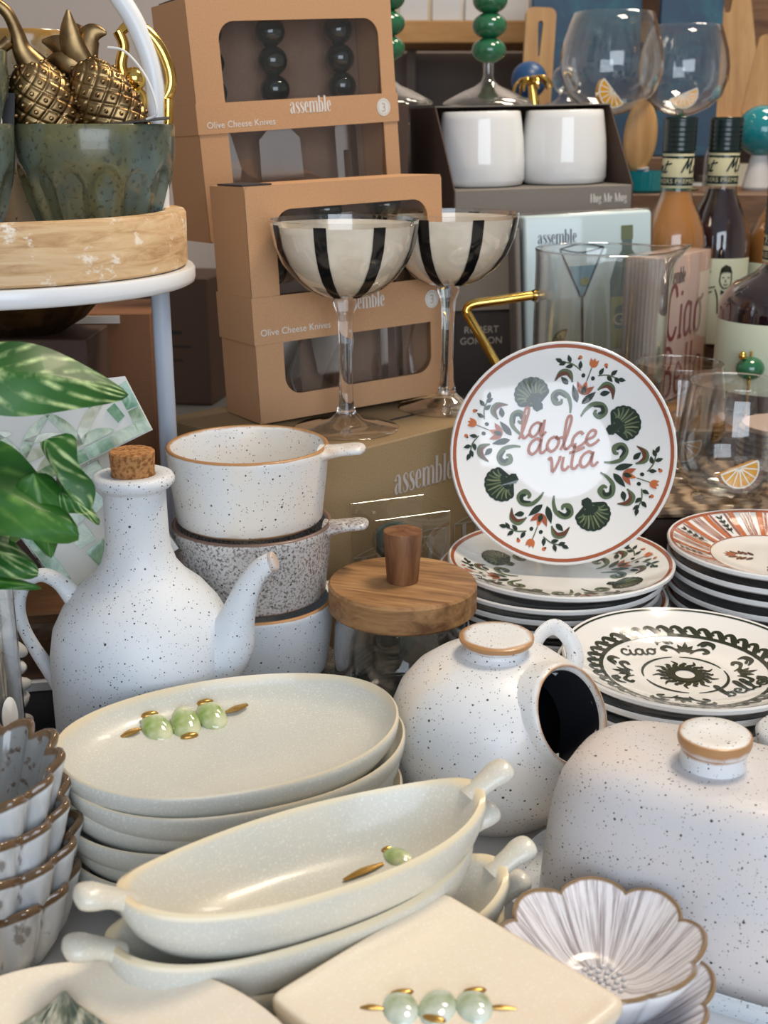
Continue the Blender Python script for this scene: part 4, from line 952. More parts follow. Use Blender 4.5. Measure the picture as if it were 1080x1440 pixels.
# ------------------------------------------------------------------ cheese knife boxes
def knife_box(label, M, w, t_, h, b0, b1, wx0, wx1, wz0, wz1, knife_specs, klab):
    t = pose(thing('knife_box', label, 'box', group='kraft boxes of olive cheese knives'), M)
    th = .0012; mb = MB()
    for lo, hi in (((0, t_ - th, 0), (w, t_, h)), ((0, th, 0), (th, t_ - th, h)), ((w - th, th, 0), (w, t_ - th, h)), ((th, th, 0), (w - th, t_ - th, th)), ((th, th, h - th), (w - th, t_ - th, h))): mb.box(lo, hi)
    mb.build('box_shell', 'kraft', t, flat=True)
    # front panel with a rounded window
    N = 15; r = .016; inner = []; outer = []
    for (cx, cz, a0) in ((wx1 * w - r, wz1 * h - r, 0), (wx0 * w + r, wz1 * h - r, 90), (wx0 * w + r, wz0 * h + r, 180), (wx1 * w - r, wz0 * h + r, 270)):
        for i in range(N + 1):
            a = R(a0 + 90 * i / N); inner.append((cx + r * cos(a), cz + r * sin(a)))
            cxo, czo = (w if a0 in (0, 270) else 0), (h if a0 in (0, 90) else 0); f = i / N
            p = {0: ((w, cz), (w, h), (cx, h)), 90: ((cx, h), (0, h), (0, cz)), 180: ((0, cz), (0, 0), (cx, 0)), 270: ((cx, 0), (w, 0), (w, cz))}[a0]
            A, B = (p[0], p[1]) if f < .5 else (p[1], p[2]); g = f * 2 if f < .5 else f * 2 - 1
            outer.append((A[0] + (B[0] - A[0]) * g, A[1] + (B[1] - A[1]) * g))
    mb = MB(); n = len(inner); mb.v = [(x, y_, z) for y_ in (0, th) for L in (outer, inner) for x, z in L]
    for i in range(n):
        j = (i + 1) % n; mb.f += [[i, j, n + j, n + i], [2 * n + i, 2 * n + j, 3 * n + j, 3 * n + i], [n + i, n + j, 3 * n + j, 3 * n + i]]; mb.fm += [0] * 3
    mb.build('front_panel', 'kraft', t, flat=True)
    mb = MB(); mb.grid(10, 14, lambda u, v: (wx0 * w - .004 + u * ((wx1 - wx0) * w + .008), .0030 + .0012 * sin(u * 9 + v * 4) * sin(v * 8) + .0016 * sin(u * 15 - v * 11 + 2 * sin(v * 7)), wz0 * h - .004 + v * ((wz1 - wz0) * h + .008)))
    mb.build('window_film', 'film', t, None, 80)
    MB().box((th + .001, t_ - .014, .002), (w - th - .001, t_ - .013, h - .003)).build('backing_card', 'inner_card', t, flat=True)
    e = .0012; mb = MB()
    for lo, hi in (((-e, -e, b0 * h), (w + e, 0, b1 * h)), ((-e, t_, b0 * h), (w + e, t_ + e, b1 * h)), ((-e, 0, b0 * h), (0, t_, b1 * h)), ((w, 0, b0 * h), (w + e, t_, b1 * h))): mb.box(lo, hi)
    sl = mb.build('paper_sleeve', 'kraft', t, flat=True)
    d = D(); bm_ = (b1 - b0) * h
    d.at(w * .44, b0 * h + bm_ * .50, 0, .0100); d.strokes('assemble', FAT, 0, 0)
    d.build('brand_lettering', ['white_print'], lambda u, v, l: (u, -e - .0003 - l * .0002, v), sl); d = D()
    d.at(w * .20, b0 * h + bm_ * .18, 0, .0082); d.text('Olive Cheese Knives', 0)
    d.build('product_lettering', ['white_print'], lambda u, v, l: (u, -e - .0003 - l * .0002, v), sl); d = D()
    d.at(w * .925, b0 * h + bm_ * .52, 0, 1); d.ell(0, 0, .0075, .0082, 0, 0, 0, 28); d.at(w * .925, b0 * h + bm_ * .52 - .0042, 0, .012); d.text('3', 1, 1)
    d.at(w * .925, b0 * h + bm_ * .52); d.rib([(.0060 * cos(2 * pi * i / 24), .0066 * sin(2 * pi * i / 24)) for i in range(25)], .0004, 1, 1, 1, True)
    d.build('round_badge', ['white_print', 'grey_print'], lambda u, v, l: (u, -e - .0003 - l * .0002, v), sl)
    MB().prism([(0, .0), (w * .14, 0), (w * .14, t_ * .8), (.003, t_ * .8)], h + .0002, h + .0016).build('lid_gap_shade', 'black_card', t, flat=True, loc=(0, .004, 0))['label'] = 'dark strip for the shaded gap of the tucked lid flap'  # black sheet on the lid, standing for shade in the slot
    for k, (fx, kind) in enumerate(knife_specs):
        kn = pose(thing('cheese_knife', klab[k], 'knife', group='olive handled cheese knives'), M @ Matrix.Translation((fx * w, t_ * .48, .004)))
        mb = MB(); z0 = .112 * h / .2
        if kind == 0: P = [(-.004, z0), (-.020, z0 - .02), (-.024, z0 - .05), (-.018, z0 - .085), (0, z0 - .100), (.016, z0 - .088), (.022, z0 - .06), (.012, z0 - .02), (.004, z0)]
        elif kind == 1: P = [(-.004, z0), (-.006, z0 - .02), (-.022, z0 - .035), (-.024, z0 - .1), (.024, z0 - .1), (.022, z0 - .035), (.006, z0 - .02), (.004, z0)]
        else: P = [(-.004, z0), (-.012, z0 - .03), (-.012, z0 - .1), (-.005, z0 - .1), (-.004, z0 - .05), (.004, z0 - .05), (.005, z0 - .1), (.012, z0 - .1), (.012, z0 - .03), (.004, z0)]
        mb.prism(P, -.0008, .0008, T=lambda x, y, z: (x, z, y)); mb.build('blade', 'steel', kn, flat=True)
        for q in range(3): MB().ball((0, 0, z0 + .010 + q * .0245 * h / .2), .0145, 24, 14, (1, 1, .95)).build('bead', 'bead_black', kn)
    return t
Mf = tri(-.1067, 1.0241, .5657, -.0214, -.0339, .1768)
knife_box('kraft box of olive cheese knives on the large carton, behind the coupes', Mf, .1969, .0677, .1994, .345, .545, .135, .92, .11, .90, ((.18, 1), (.48, 0), (.80, 2)),
          ['cheese knife with square blade, left in the lower box window', 'rounded spreader in the middle of the lower box window', 'two pronged cheese fork on the right in the lower box window'])
Mu = tri(-.1597, 1.1399, .5457, -.0273, -.0614, .3207)
knife_box('upper kraft box of olive cheese knives, leaning behind the lower box', Mu, .2104, .0805, .2107, .455, .580, .135, .925, .09, .905, ((.16, 0), (.47, 1), (.82, 2)),
          ['rounded spreader with dark beads, left in the upper box window', 'cheese knife with three dark beads, middle of the upper box window', 'two pronged cheese fork with dark beads, right in the upper box window'])
t = pose(thing('plain_carton', 'plain kraft carton hidden behind the lower knives box, carrying the upper one', 'carton'), tri(-.1597, 1.1399, .5457) @ Matrix.Translation((.055, .004, 0)))
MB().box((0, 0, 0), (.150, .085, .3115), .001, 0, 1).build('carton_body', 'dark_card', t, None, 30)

# ------------------------------------------------------------------ cartons in the shade behind the tier stand
t = thing('shipping_carton', 'dark shaded carton standing on the rear shelf behind the tier stand', 'carton', (-.42, 1.98, .0), R(-10))
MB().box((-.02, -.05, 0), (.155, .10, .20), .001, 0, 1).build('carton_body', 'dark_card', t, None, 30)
d = D()
for q, (l, x) in enumerate(((.05, .06), (.05, .075), (.02, .09))): d.at(x, .115 - q * .022); d.rib([(0, 0), (l, 0)], .006 if q == 0 else .003)
d.build('printed_lines', ['black_print'], lambda u, v, l: (u, -.0505, v), t)
t = thing('red_kraft_box', 'reddish kraft box under the white tier, behind the leaves', 'box', (-.392, 1.1000, .0016), R(4))
MB().box((0, 0, 0), (.178, .10, .2590), .001, 0, 1).build('box_body', 'kraft_red', t, None, 30)
MB().box((.02, -.0015, .2500), (.150, .0, .2570)).build('paper_edge', 'paper', t, flat=True)
MB().tube([(.0, -.002, .03), (.12, -.003, .03), (.165, -.006, .036), (.182, -.002, .034)], .0012, 6, 4).build('wire', 'steel', t)

# ------------------------------------------------------------------ tier stand
t = thing('tier_stand', 'white metal tiered stand with curved pole, holding the round wooden tray', 'stand', (-.288, .900, 0), 0)
MB().lathe([(0, .3120), (.1440, .3120), (.1470, .3135), (.1478, .3165), (.1478, .3225), (.1465, .3245), (.140, .3245), (0, .3240)], 96).build('upper_tier', 'enamel', t, None, 50)
MB().tube([(.1175, .030, .0018), (.1172, .030, .12), (.1172, .030, .311)], .0072, 16, 3).build('leg', 'enamel_shaded', t)['label'] = 'white leg below the tier, shade put into its blue grey'
MB().tube([(-.1172, .030, .0018), (-.1172, .030, .12), (-.1172, .030, .311)], .0072, 16, 3).build('leg', 'enamel_shaded', t)
MB().tube([(-.05, -.128, .0018), (-.05, -.128, .12), (-.05, -.128, .311)], .0072, 16, 3).build('leg', 'enamel_shaded', t)
MB().tube([(.1180, .040, .3245), (.1200, .040, .42), (.1195, .040, .455), (.1130, .040, .482), (.1000, .040, .508), (.070, .040, .545), (0, .040, .575), (-.070, .040, .545), (-.1130, .040, .482), (-.1180, .040, .42), (-.1180, .040, .3245)], .0072, 16, 6).build('carrying_arch', 'enamel', t)
t = thing('wooden_tray', 'round whitewashed wooden tray on the white tier stand', 'tray', (-.288, .900, .3250))
MB().lathe([(0, .0), (.1400, .0), (.1425, .002), (.1430, .0375), (.1415, .0400), (.1280, .0400), (.1265, .0385), (.1260, .0080), (0, .0080)], 96).build('tray_body', 'rough_wood', t, None, 35)
MB().lathe([(0, -.0004), (.0022, -.0004), (.0024, 0), (0, .0006)], 14).build('nail', 'dark_card', t, (.0285, -.1403, .011), rot=(R(90), 0, R(11)))

# ------------------------------------------------------------------ green bowls and pineapples
def gb_mesh():
    pr = [(0, .001), (.028, .001), (.032, .004), (.040, .018), (.0500, .040), (.0562, .062), (.0585, .080), (.0590, .0900, .4), (.0580, .0915, .6), (.0568, .0905, .2), (.0560, .080), (.0530, .060), (.046, .040), (.035, .018), (.026, .009), (0, .008)]
    def fn(th, r, z, k):
        f = abs(cos(6 * th)); sc = 1
        if k <= 8 and .002 < z < .070:
            arch = .055 + .012 * f; wgt = min(1, max(0, (arch - z) / .01)) * min(1, z / .012)
            sc = 1 - .055 * wgt * (f ** .5)
        return (r * sc * cos(th), r * sc * sin(th), z)
    pr2 = [(0, .001), (.033, .001), (.037, .004)] + [(.037 + (.0585 - .037) * (1 - (1 - (z - .004) / .076) ** 1.9) , z) for z in [.004 + .076 * i / 16 for i in range(1, 17)]] + pr[7:]
    def fn2(th, r, z, k):
        f = abs(cos(7 * th)); sc = 1
        if k <= 18:
            arch = .050 + .012 * f; wgt = min(1, max(0, (arch - z) / .006)) * min(1, z / .010); sc = 1 - .12 * wgt * min(1, f * 1.5)
        return (r * sc * cos(th), r * sc * sin(th), z)
    return MB().lathe(pr2, 144, fn2).mesh('fluted_bowl_body', 'green_bowl', 60)
gbm = gb_mesh()
for lab, loc, rz in (('mottled green fluted bowl holding the brass pineapples, on the wooden tray', (-.2130, .9300, .3332), .1), ('green fluted bowl at the left frame edge, lower of two', (-.3150, .8700, .3332), .4), ('blue green fluted bowl at the left frame edge, stacked on top', (-.3155, .8710, .3810), .2)):
    t = thing('fluted_bowl', lab, 'bowl', loc, rz, 'green fluted bowls'); link('body', gbm, t)

def pineapple(label, loc, tilt, ringed):
    t = thing('pineapple_opener', label, 'ornament', loc, tilt, 'brass pineapple bottle openers')
    N = 60; mb = MB(); prof = []
    for i in range(91):
        u = i / 90; z = -.040 + .080 * u; prof.append((max(.0255 * (max(0, 1 - (2 * u - .92) ** 2 / 1.17)) ** .5, 0 if i in (0, 90) else .002), z))
    def fn(th, r, z, k):
        a = th * 9; b = z * 523
        g = max(0, 1 - 7 * abs(((a + b) / (2 * pi)) % 1 - .5)) + max(0, 1 - 7 * abs(((a - b) / (2 * pi)) % 1 - .5))
        f = 1 - .07 * min(1, g)
        return (r * f * cos(th), r * f * sin(th) * .75, z)
    mb.lathe(prof, 180, fn); mb.build('fruit', 'brass', t, None, 70)
    st = MB()
    for i in range(-6, 7):
        for j in range(9):
            a = pi * (2 * j + (i % 2)) / 9; z = i * .006007
            u = (z + .04) / .08; rr = .0255 * max(0, 1 - (2 * u - .92) ** 2 / 1.17) ** .5
            if rr > .008 and sin(a) < .3: st.ball((rr * cos(a), rr * sin(a) * .75, z), .0017, 6, 5)
    so = st.build('studs', 'brass', t); so['kind'] = 'stuff'
    if ringed:
        MB().tube([(.001, 0, .034), (-.003, 0, .046), (-.003, 0, .058), (-.006, 0, .072), (-.016, 0, .081), (-.027, 0, .078), (-.034, 0, .066), (-.031, 0, .054), (-.020, 0, .049), (-.009, 0, .053)], [.011, .007, .0048, .0042, .004, .004, .004, .004, .004, .0045], 12, 5, flat=.7, up=(0, 1, 0)).build('ring_handle', 'brass', t, None, 70)
    else:
        for P in ([(0, 0, .032), (.001, -.003, .046), (.005, -.004, .058), (.012, -.006, .070)], [(0, 0, .033), (-.004, 0, .046), (-.009, .0, .055), (-.018, .002, .062)], [(0, 0, .031), (-.007, -.003, .039), (-.013, -.003, .045), (-.023, -.003, .049)], [(0, .002, .034), (.009, .003, .046), (.018, .003, .050), (.026, .003, .046)], [(0, .004, .034), (.004, .007, .05), (.012, .008, .058)]):
            MB().tube(P, [.0100, .0092, .0070, .0012], 14, 6, flat=.5, up=(0, 1, 0)).build('crown_leaf', 'brass', t, None, 70)
pineapple('brass pineapple with a ring handle, left in the green bowl', (-.2410, .9080, .4300), (R(8), R(-12), R(10)), True)
pineapple('brass pineapple with a leafy crown, right in the green bowl', (-.1990, .9180, .4330), (R(6), R(-26), R(-6)), False)
t = thing('monkey_opener', 'shiny gold monkey bottle opener hanging its ring over the green bowl', 'ornament', (-.1830, .9420, .4280), (0, R(4), 0))
MB().tube([(-.014, 0, .058), (-.004, 0, .066), (.008, 0, .060), (.019, 0, .046), (.0245, 0, .028), (.018, 0, .014), (.004, 0, .013)], [.003, .0042, .0046, .0044, .0042, .0046, .004], 12, 6).build('curled_tail', 'gold', t)
MB().ball((-.002, -.004, .012), .0115, 20, 14, (.95, .8, 1.1)).ball((-.001, -.006, .028), .0085, 18, 12).build('body', 'gold', t)
for P in ([(-.006, 0, .020), (-.012, .0, .036), (-.010, 0, .050), (-.014, 0, .060)], [(.002, -.002, .004), (.012, -.004, -.008), (.022, -.003, -.006), (.023, -.002, .016)], [(-.006, -.002, .002), (-.008, -.004, -.014), (-.004, -.002, -.03)]):
    MB().tube(P, [.0052, .0045, .0040, .0044], 12, 5).build('limb', 'gold', t)
t = thing('paper_tag', 'black paper tag lying on the right rim of the green bowl', 'tag', (-.178, .900, .4262), (R(4), R(-5), R(8)))
MB().box((-.026, -.014, 0), (.026, .014, .0006)).build('card', 'black_card_tag', t, flat=True)
MB().tube([(.010, -.006, .001), (.018, -.008, .006), (.014, -.002, .028), (.002, .004, .046), (-.010, .008, .050)], .0009, 8, 8).build('string', 'string', t)
t = thing('paper_tag', 'black paper tag with white string between the two green bowls', 'tag', (-.270, .884, .4310), (R(78), R(4), R(6)))
MB().box((-.013, -.015, 0), (.013, .015, .0006)).build('card', 'black_card_tag', t, flat=True)
MB().tube([(-.012, -.012, .002), (-.002, -.013, .004), (.004, -.008, .004), (.003, -.001, .002), (.000, .001, .001)], .0012, 8, 8).build('string', 'string', t)
t = thing('tall_mug', 'cream mug with amber mottled rim standing behind the pineapples', 'mug', (-.2750, .9950, .3332))
MB().lathe([(0, 0), (.024, 0), (.0265, .004), (.0285, .06), (.0315, .120, .25), (.0345, .150, .6), (.0352, .1580, .8), (.0342, .1595, .8), (.0332, .1570, .7), (.0290, .10, .1), (.024, .008), (0, .007)], 64).build('body', 'cream_mug', t, None, 60)
MB().tube([(-.020, .018, .115), (-.030, .032, .118), (-.034, .036, .09), (-.028, .030, .065), (-.018, .016, .055)], .004, 12, 5).build('handle', 'cream_mug', t)
t = thing('brass_dish', 'dark brass ribbed dish in the shade under the white tier', 'dish', (-.300, 1.010, .2600))
MB().lathe([(0, 0), (.03, 0), (.05, .012), (.07, .034), (.071, .036), (.068, .035), (.048, .015), (0, .004)], 96, lambda th, r, z, k: (r * (1 + .02 * cos(24 * th)) * cos(th), r * (1 + .02 * cos(24 * th)) * sin(th), z)).build('body', 'brass', t, None, 60)
t = thing('spare_carton', 'plain carton carrying the brass dish behind the mosaic frame', 'carton', (-.300, 1.010, .0150))
MB().box((-.06, -.04, 0), (.06, .04, .2445), .001, 0, 1).build('carton_body', 'dark_card', t, None, 30)

# ------------------------------------------------------------------ mosaic frame leaning behind the oil bottle
random.seed(11)
t = thing('mosaic_frame', 'green and white shell mosaic frame of two panels leaning behind the leaves', 'picture frame')
def quad(cx, cy, w_, h_, a, j=.12):
    P = [(-w_ / 2, -h_ / 2), (w_ / 2, -h_ / 2), (w_ / 2, h_ / 2), (-w_ / 2, h_ / 2)]
    P = [(x + random.uniform(-j, j) * w_, y + random.uniform(-j, j) * h_) for x, y in P]
    return [(cx + x * cos(a) - y * sin(a), cy + x * sin(a) + y * cos(a)) for x, y in P]
def panel(w_, h_, M, poly, border, inner, label):
    pn = MB().prism(poly or [(0, 0), (0, h_), (-w_, h_), (-w_, 0)], 0, .014, T=lambda x, y, z: (x, z, y)).build('panel', 'grout', t, flat=True); pose(pn, M); pn['label'] = label
    for P, m in border + inner:
        MB().prism(P, 0, .0011, T=lambda x, y, z: (x, -z, y)).build('tile', m, pn, flat=True)
    return pn
def border_tiles(w_, h_, sides, bw=.0085, L=.019):
    out = []
    if 'r' in sides: out += [(quad(-bw / 2 - .0008, y, bw, L * .94, 0, .03), random.choice(('tile_b', 'tile_a'))) for y in [L * (i + .5) for i in range(int(h_ / L))]]
    if 'l' in sides: out += [(quad(-w_ + bw / 2 + .0008, y, bw, L * .94, 0, .03), random.choice(('tile_b', 'tile_a'))) for y in [L * (i + .5) for i in range(int(h_ / L))]]
    if 'b' in sides: out += [(quad(-x, bw / 2 + .0008, L * .94, bw, 0, .03), random.choice(('tile_b', 'tile_a'))) for x in [bw + L * (i + .5) for i in range(int((w_ - bw * 1.5) / L))]]
    return out
def frond(x, y, a, L, W, bend, m):
    P = [(x + L * u * cos(a) - bend * L * u * u * sin(a), y + L * u * sin(a) + bend * L * u * u * cos(a)) for u in [i / 8 for i in range(9)]]
    A, B = [], []
    for i, (px_, py_) in enumerate(P):
        q0, q1 = P[max(0, i - 1)], P[min(8, i + 1)]; dx, dy = q1[0] - q0[0], q1[1] - q0[1]; l = hypot(dx, dy); w2 = W / 2 * sin(pi * min(1, max(.06, .1 + .88 * i / 8))) ** .7
        A.append((px_ - dy / l * w2, py_ + dx / l * w2)); B.append((px_ + dy / l * w2, py_ - dx / l * w2))
    return (A + B[::-1], m)
inn = []
for cx, cy in ((-.048, .012), (-.088, .018), (-.110, .040)):
    for a, L, b in ((62, .034, -.5), (95, .032, .3), (125, .034, .45), (158, .030, .5), (25, .022, -.5)):
        inn.append(frond(cx, cy, R(a), L, .0075, b, random.choice(('tile_a', 'tile_c', 'tile_a'))))
inn += [(quad(-.026, .038, .0115, .010, .1), 'tile_b'), (quad(-.0165, .022, .0075, .012, .2), 'tile_b')]
MA = Matrix.Translation((-.1600, .8140, .2230)) @ Matrix.Rotation(R(10), 4, 'Z') @ Matrix.Rotation(R(-14), 4, 'X') @ Matrix.Rotation(R(-24), 4, 'Y')
panel(.135, .047, MA, [(0, 0), (0, .041), (-.135, .088), (-.135, 0)], border_tiles(.135, .041, 'rb'), inn, 'upper panel with palm frond tiles')
inn = []
for r_ in range(6):
    for c_ in range(4):
        if random.random() < .86: inn.append((quad(-.084 + .0085 + .008 + .0165 * c_ + .004 * (r_ % 2), .012 + .0165 * r_, .0130, .0142, random.uniform(-.3, .3), .12), random.choice(('tile_a', 'tile_b', 'tile_c', 'tile_a'))))
MBm = Matrix.Translation((-.1480, .8230, .1330)) @ Matrix.Rotation(R(12), 4, 'Z') @ Matrix.Rotation(R(-10), 4, 'X') @ Matrix.Rotation(R(-31), 4, 'Y')
pb2 = panel(.084, .100, MBm, None, border_tiles(.084, .100, 'l', .009, .024), inn, 'lower panel of loose green tiles')
for i in range(4):
    MB().box((-.0856, .0012, .002 + .0245 * i), (-.0842, .0130, .0245 + .0245 * i)).build('tile', 'tile_d', pb2, flat=True)
t = thing('wooden_box', 'brown wooden box in plastic wrap seen through the bottle handle', 'box', (-.262, .895, .0016), R(10))
MB().box((-.085, -.03, .0090), (.072, .05, .0640), .0015, 0, 1).build('box_body', 'brown_wood', t, None, 30)
MB().box((-.090, -.034, 0), (.076, .055, .0088), .001, 0, 1).build('white_base', 'enamel', t, None, 30)
MB().box((-.055, -.0312, .014), (.070, -.0302, .056)).build('plastic_window', 'film', t, flat=True)

# ------------------------------------------------------------------ pothos plant
t = thing('potted_plant', 'leafy pothos plant with variegated leaves at the left frame edge', 'plant', (-.375, .640, 0))
MB().lathe([(0, .0005), (.035, .0005), (.045, .07), (.047, .075), (.044, .075), (.041, .068), (0, .066)], 40).build('pot', 'pot', t)
def leaf(base, tip, W, sag, mat, face, curl=.0, fold=.25):
    b, p = Vector(base), Vector(tip); ax = (p - b); L = ax.length; ax.normalize(); f = Vector(face); f = (f - ax * f.dot(ax)).normalized(); sd = ax.cross(f)
    def fn(u, v):
        v2 = 2 * v - 1; wd = W * (sin(pi * min(1, u ** .62 * .985 + .012)) ** .75) * (1 if u < .985 else .0 + (1 - u) / .015)
        y = v2 * wd; h = sag * 4 * u * (1 - u) - fold * abs(y) + curl * sin(u * 9 + v2 * 2) * .004 * (abs(v2)) - .3 * sag * u
        q = b + ax * (L * u) + sd * y + f * h
        return tuple(q)
    return MB().grid(28, 14, fn).build('leaf', mat, t, None, 80)
O_ = Vector((.375, -.640, 0))
def Lf(b, p, *a, **k): return leaf(tuple(Vector(b) + O_), tuple(Vector(p) + O_), *a, **k)
Lf((-.2110, .585, .3060), (-.1327, .620, .2898), .0205, .010, 'leaf', (.1, -.75, .6), .3)
Lf((-.2350, .585, .2640), (-.1530, .575, .2270), .0280, .008, 'leaf_plain', (.1, -.6, .75), 1.0)
Lf((-.1760, .585, .2560), (-.1690, .578, .2130), .0120, .004, 'leaf_plain', (.3, -.9, .3), .6, .5)
Lf((-.1700, .590, .2720), (-.1500, .585, .2330), .0130, .006, 'leaf', (-.6, -.7, .3), 1.0, .7)
Lf((-.1640, .588, .2450), (-.1440, .583, .2310), .0060, .004, 'leaf', (.2, -.7, .7), .8, .4)
Lf((-.2350, .575, .2340), (-.1735, .570, .2090), .0210, .004, 'leaf', (.1, -.5, .85), .8)
Lf((-.2250, .570, .2080), (-.1720, .566, .2020), .0060, .002, 'leaf_plain', (.1, -.8, .6), .5)
for P in ([(-.211, .585, .306), (-.262, .61, .24), (-.370, .64, .065)], [(-.176, .588, .240), (-.205, .590, .222), (-.245, .60, .17), (-.373, .64, .065)], [(-.17, .586, .232), (-.200, .588, .212), (-.250, .605, .15), (-.377, .642, .065)], [(-.225, .585, .26), (-.255, .60, .2), (-.375, .638, .065)], [(-.230, .575, .232), (-.262, .6, .17), (-.378, .64, .065)]):
    MB().tube([tuple(Vector(p) + O_) for p in P], .0022, 8, 6).build('stem', 'stem', t)

# ------------------------------------------------------------------ candle glass and resin garland, far left
t = thing('candle_glass', 'tall clear candle glass with pink label cut by the left frame edge', 'candle', (-.2520, .6500, .0004))
MB().lathe([(0, .001), (.034, .001), (.0365, .004), (.0368, .172), (.0372, .1745), (.036, .1755), (.0350, .1740), (.0348, .012), (0, .009)], 56).build('glass', 'glass', t, None, 60)
MB().lathe([(0, .010), (.0340, .010), (.0340, .115), (0, .116)], 48).build('wax', 'grey_card', t, None, 50)
mb = MB(); mb.grid(12, 10, lambda u, v: ((.0372) * cos(R(-85 + 62 * u)), .0372 * sin(R(-85 + 62 * u)), .040 + (.105 - .040) * v * (1 - .35 * u ** 3))); mb.build('pink_label', 'pink', t, None, 80)
mb = MB(); mb.lathe([(0, 0), (.0075, 0), (.0078, .0004), (.0074, .0008), (0, .0008)], 28, lambda th, r, z, k: (r * cos(th) * .8, r * sin(th) * 1.6, z)); o = mb.build('price_sticker', 'paper', t, (.0345, -.0160, .095), rot=(R(90), 0, R(62)))
t = thing('resin_garland', 'white resin shell garland behind the candle glass', 'ornament', (-.268, .765, .0016))
random.seed(4)
for i in range(26):
    z = .008 + .118 * i / 25; a = i * 2.1
    q = Euler((random.uniform(-.8, .8), random.uniform(-.8, .8), random.uniform(0, 3))).to_matrix()
    MB().ball((.012 * cos(a), .010 * sin(a), z), .0066, 14, 10, (1.7, .8, .9), q).build('bead', 'white_resin', t)

# ------------------------------------------------------------------ risers at the back right
t = thing('wooden_crate', 'low brown wooden crate under the jug, napkins and bottles', 'crate', (.140, 1.200, .0))
MB().box((0, 0, .002), (.52, .286, .1295), .002, 0, 1).build('crate_body', 'brown_wood', t, None, 30)
t = thing('wooden_crate', 'second brown wooden crate under the tall bottles at the back', 'crate', (.325, 1.490, .0))
MB().box((0, 0, 0), (.38, .16, .1295), .002, 0, 1).build('crate_body', 'brown_wood', t, None, 30)
t = thing('wooden_riser', 'low riser block under the woven mat', 'riser', (.236, 1.036, .0016))
MB().box((0, 0, 0), (.27, .160, .0840), .002, 0, 1).build('riser_body', 'dark_card', t, None, 30)
t = thing('woven_mat', 'brown woven seagrass mat under the tumblers', 'mat', (.230, 1.030, .0860), 0)
random.seed(3)
for k in range(20):
    y = .004 + k * .0085
    MB().tube([(0, y, .007), (.07, y + random.uniform(-.001, .001), .0078 + random.uniform(-.0005, .0008)), (.14, y + random.uniform(-.001, .001), .007), (.21, y, .0078), (.285, y, .007)], .0052, 8, 3, flat=.9).build('woven_strand', 'weave', t)

# ------------------------------------------------------------------ jug
t = thing('glass_jug', 'clear glass jug with angular gold handle and pouring spout, behind the standing plate', 'jug', (.2235, 1.2520, .1302), 0)
def jf(th, r, z, k):
    c = max(0, cos(th)) ** 14; f = min(1, max(0, (z - .152) / .022)) ** 1.4; x = r * cos(th) + .020 * c * f; return (x, r * sin(th) * (1 - .45 * c * f), z + .004 * c * f)
jp = [(0, .0005), (.064, .0005), (.0675, .004), (.0683, .02), (.0685, .10), (.0685, .135), (.0685, .150), (.0685, .156), (.0685, .163), (.0687, .169), (.0690, .1745)]
MB().lathe(jp + [(.0682, .1752), (.0674, .1742), (.0668, .163), (.0668, .10), (.0662, .008), (0, .005)], 96, jf).build('glass_body', 'glass', t, None, 60)
MB().lathe([(.0690, .1742), (.0697, .1750), (.0690, .1760), (.0680, .1752), (.0690, .1742)], 96, jf).build('rim_bead', 'glass_solid', t, None, 60)
MB().tube([(-.0680, -.012, .1300), (-.074, -.013, .1300), (-.1060, -.018, .1260), (-.1330, -.022, .1225), (-.1400, -.023, .1170), (-.1370, -.023, .1090), (-.1180, -.020, .078), (-.098, -.016, .045), (-.0755, -.012, .012), (-.0675, -.011, .010)], .0048, 14, 5).build('gold_handle', 'gold', t)
MB().lathe([(0, 0), (.0062, 0), (.0066, .004), (.005, .007), (0, .0075)], 20).build('handle_socket', 'glass_solid', t, (-.0665, -.012, .1300), rot=(0, R(-90), 0))

# ------------------------------------------------------------------ napkin packs
Mn = tri(.1690, 1.4100, .12, -.05, -.045, .1330)
t = pose(thing('napkin_pack', 'pale aqua napkin pack printed with a martini glass, gin bottle and lime', 'napkins'), Mn)
w_, h_ = .1515, .194
mb = MB(); mb.box((0, 0, 0), (w_, .042, h_), .004, 0, 3); mb.build('napkins', 'aqua_paper', t, None, 40)
MB().box((-.003, -.0035, -.001), (w_ + .003, .0455, h_ + .003), .006, 0, 2).build('plastic_wrap', 'wrap', t, None, 60)
MB().box((-.0105, .002, 0), (-.0035, .040, h_ - .012), .003, 0, 3).build('folded_edge', 'grey_card', t, None, 50)['label'] = 'wrapped side of the pack, its shading put into the grey'  # plastic wrap side as grey card, its shading put into the colour
d = D(); d.at(.016, h_ - .032, 0, .0105); d.strokes('assemble', FAT, 0, 0)
d.build('maker_lettering', ['black_print'], lambda u, v, l: (u, -.0004, v), t); d = D()
d.at(.068, .055, 0, .10)
d.poly([(-.17, .80), (.17, .80), (.02, .47), (-.02, .47)], 1, 0)
d.rib([(-.26, 1), (-.02, .45)], .022, 0, 1); d.rib([(.26, 1), (.02, .45)], .022, 0, 1); d.rib([(0, .46), (0, -.18)], .03, 0, 1); d.rib([(-.26, 1), (0, 1.05), (.26, 1)], .018, 0, 1); d.rib([(-.26, 1), (0, .95), (.26, 1)], .018, 0, 1)
d.rib([(-.2, -.22), (0, -.16), (.2, -.22)], .022, 0, 1); d.rib([(-.2, -.22), (0, -.27), (.2, -.22)], .018, 0, 1); d.ell(.03, .62, .06, .045, .3, 3, 2)
d.build('printed_glass', ['black_print', 'martini', 'gin', 'lime_print', 'olive_green', 'label_cream'], lambda u, v, l: (u, -.0004 - l * .0002, v), t); d = D()
d.at(.122, .062, 0, .10)
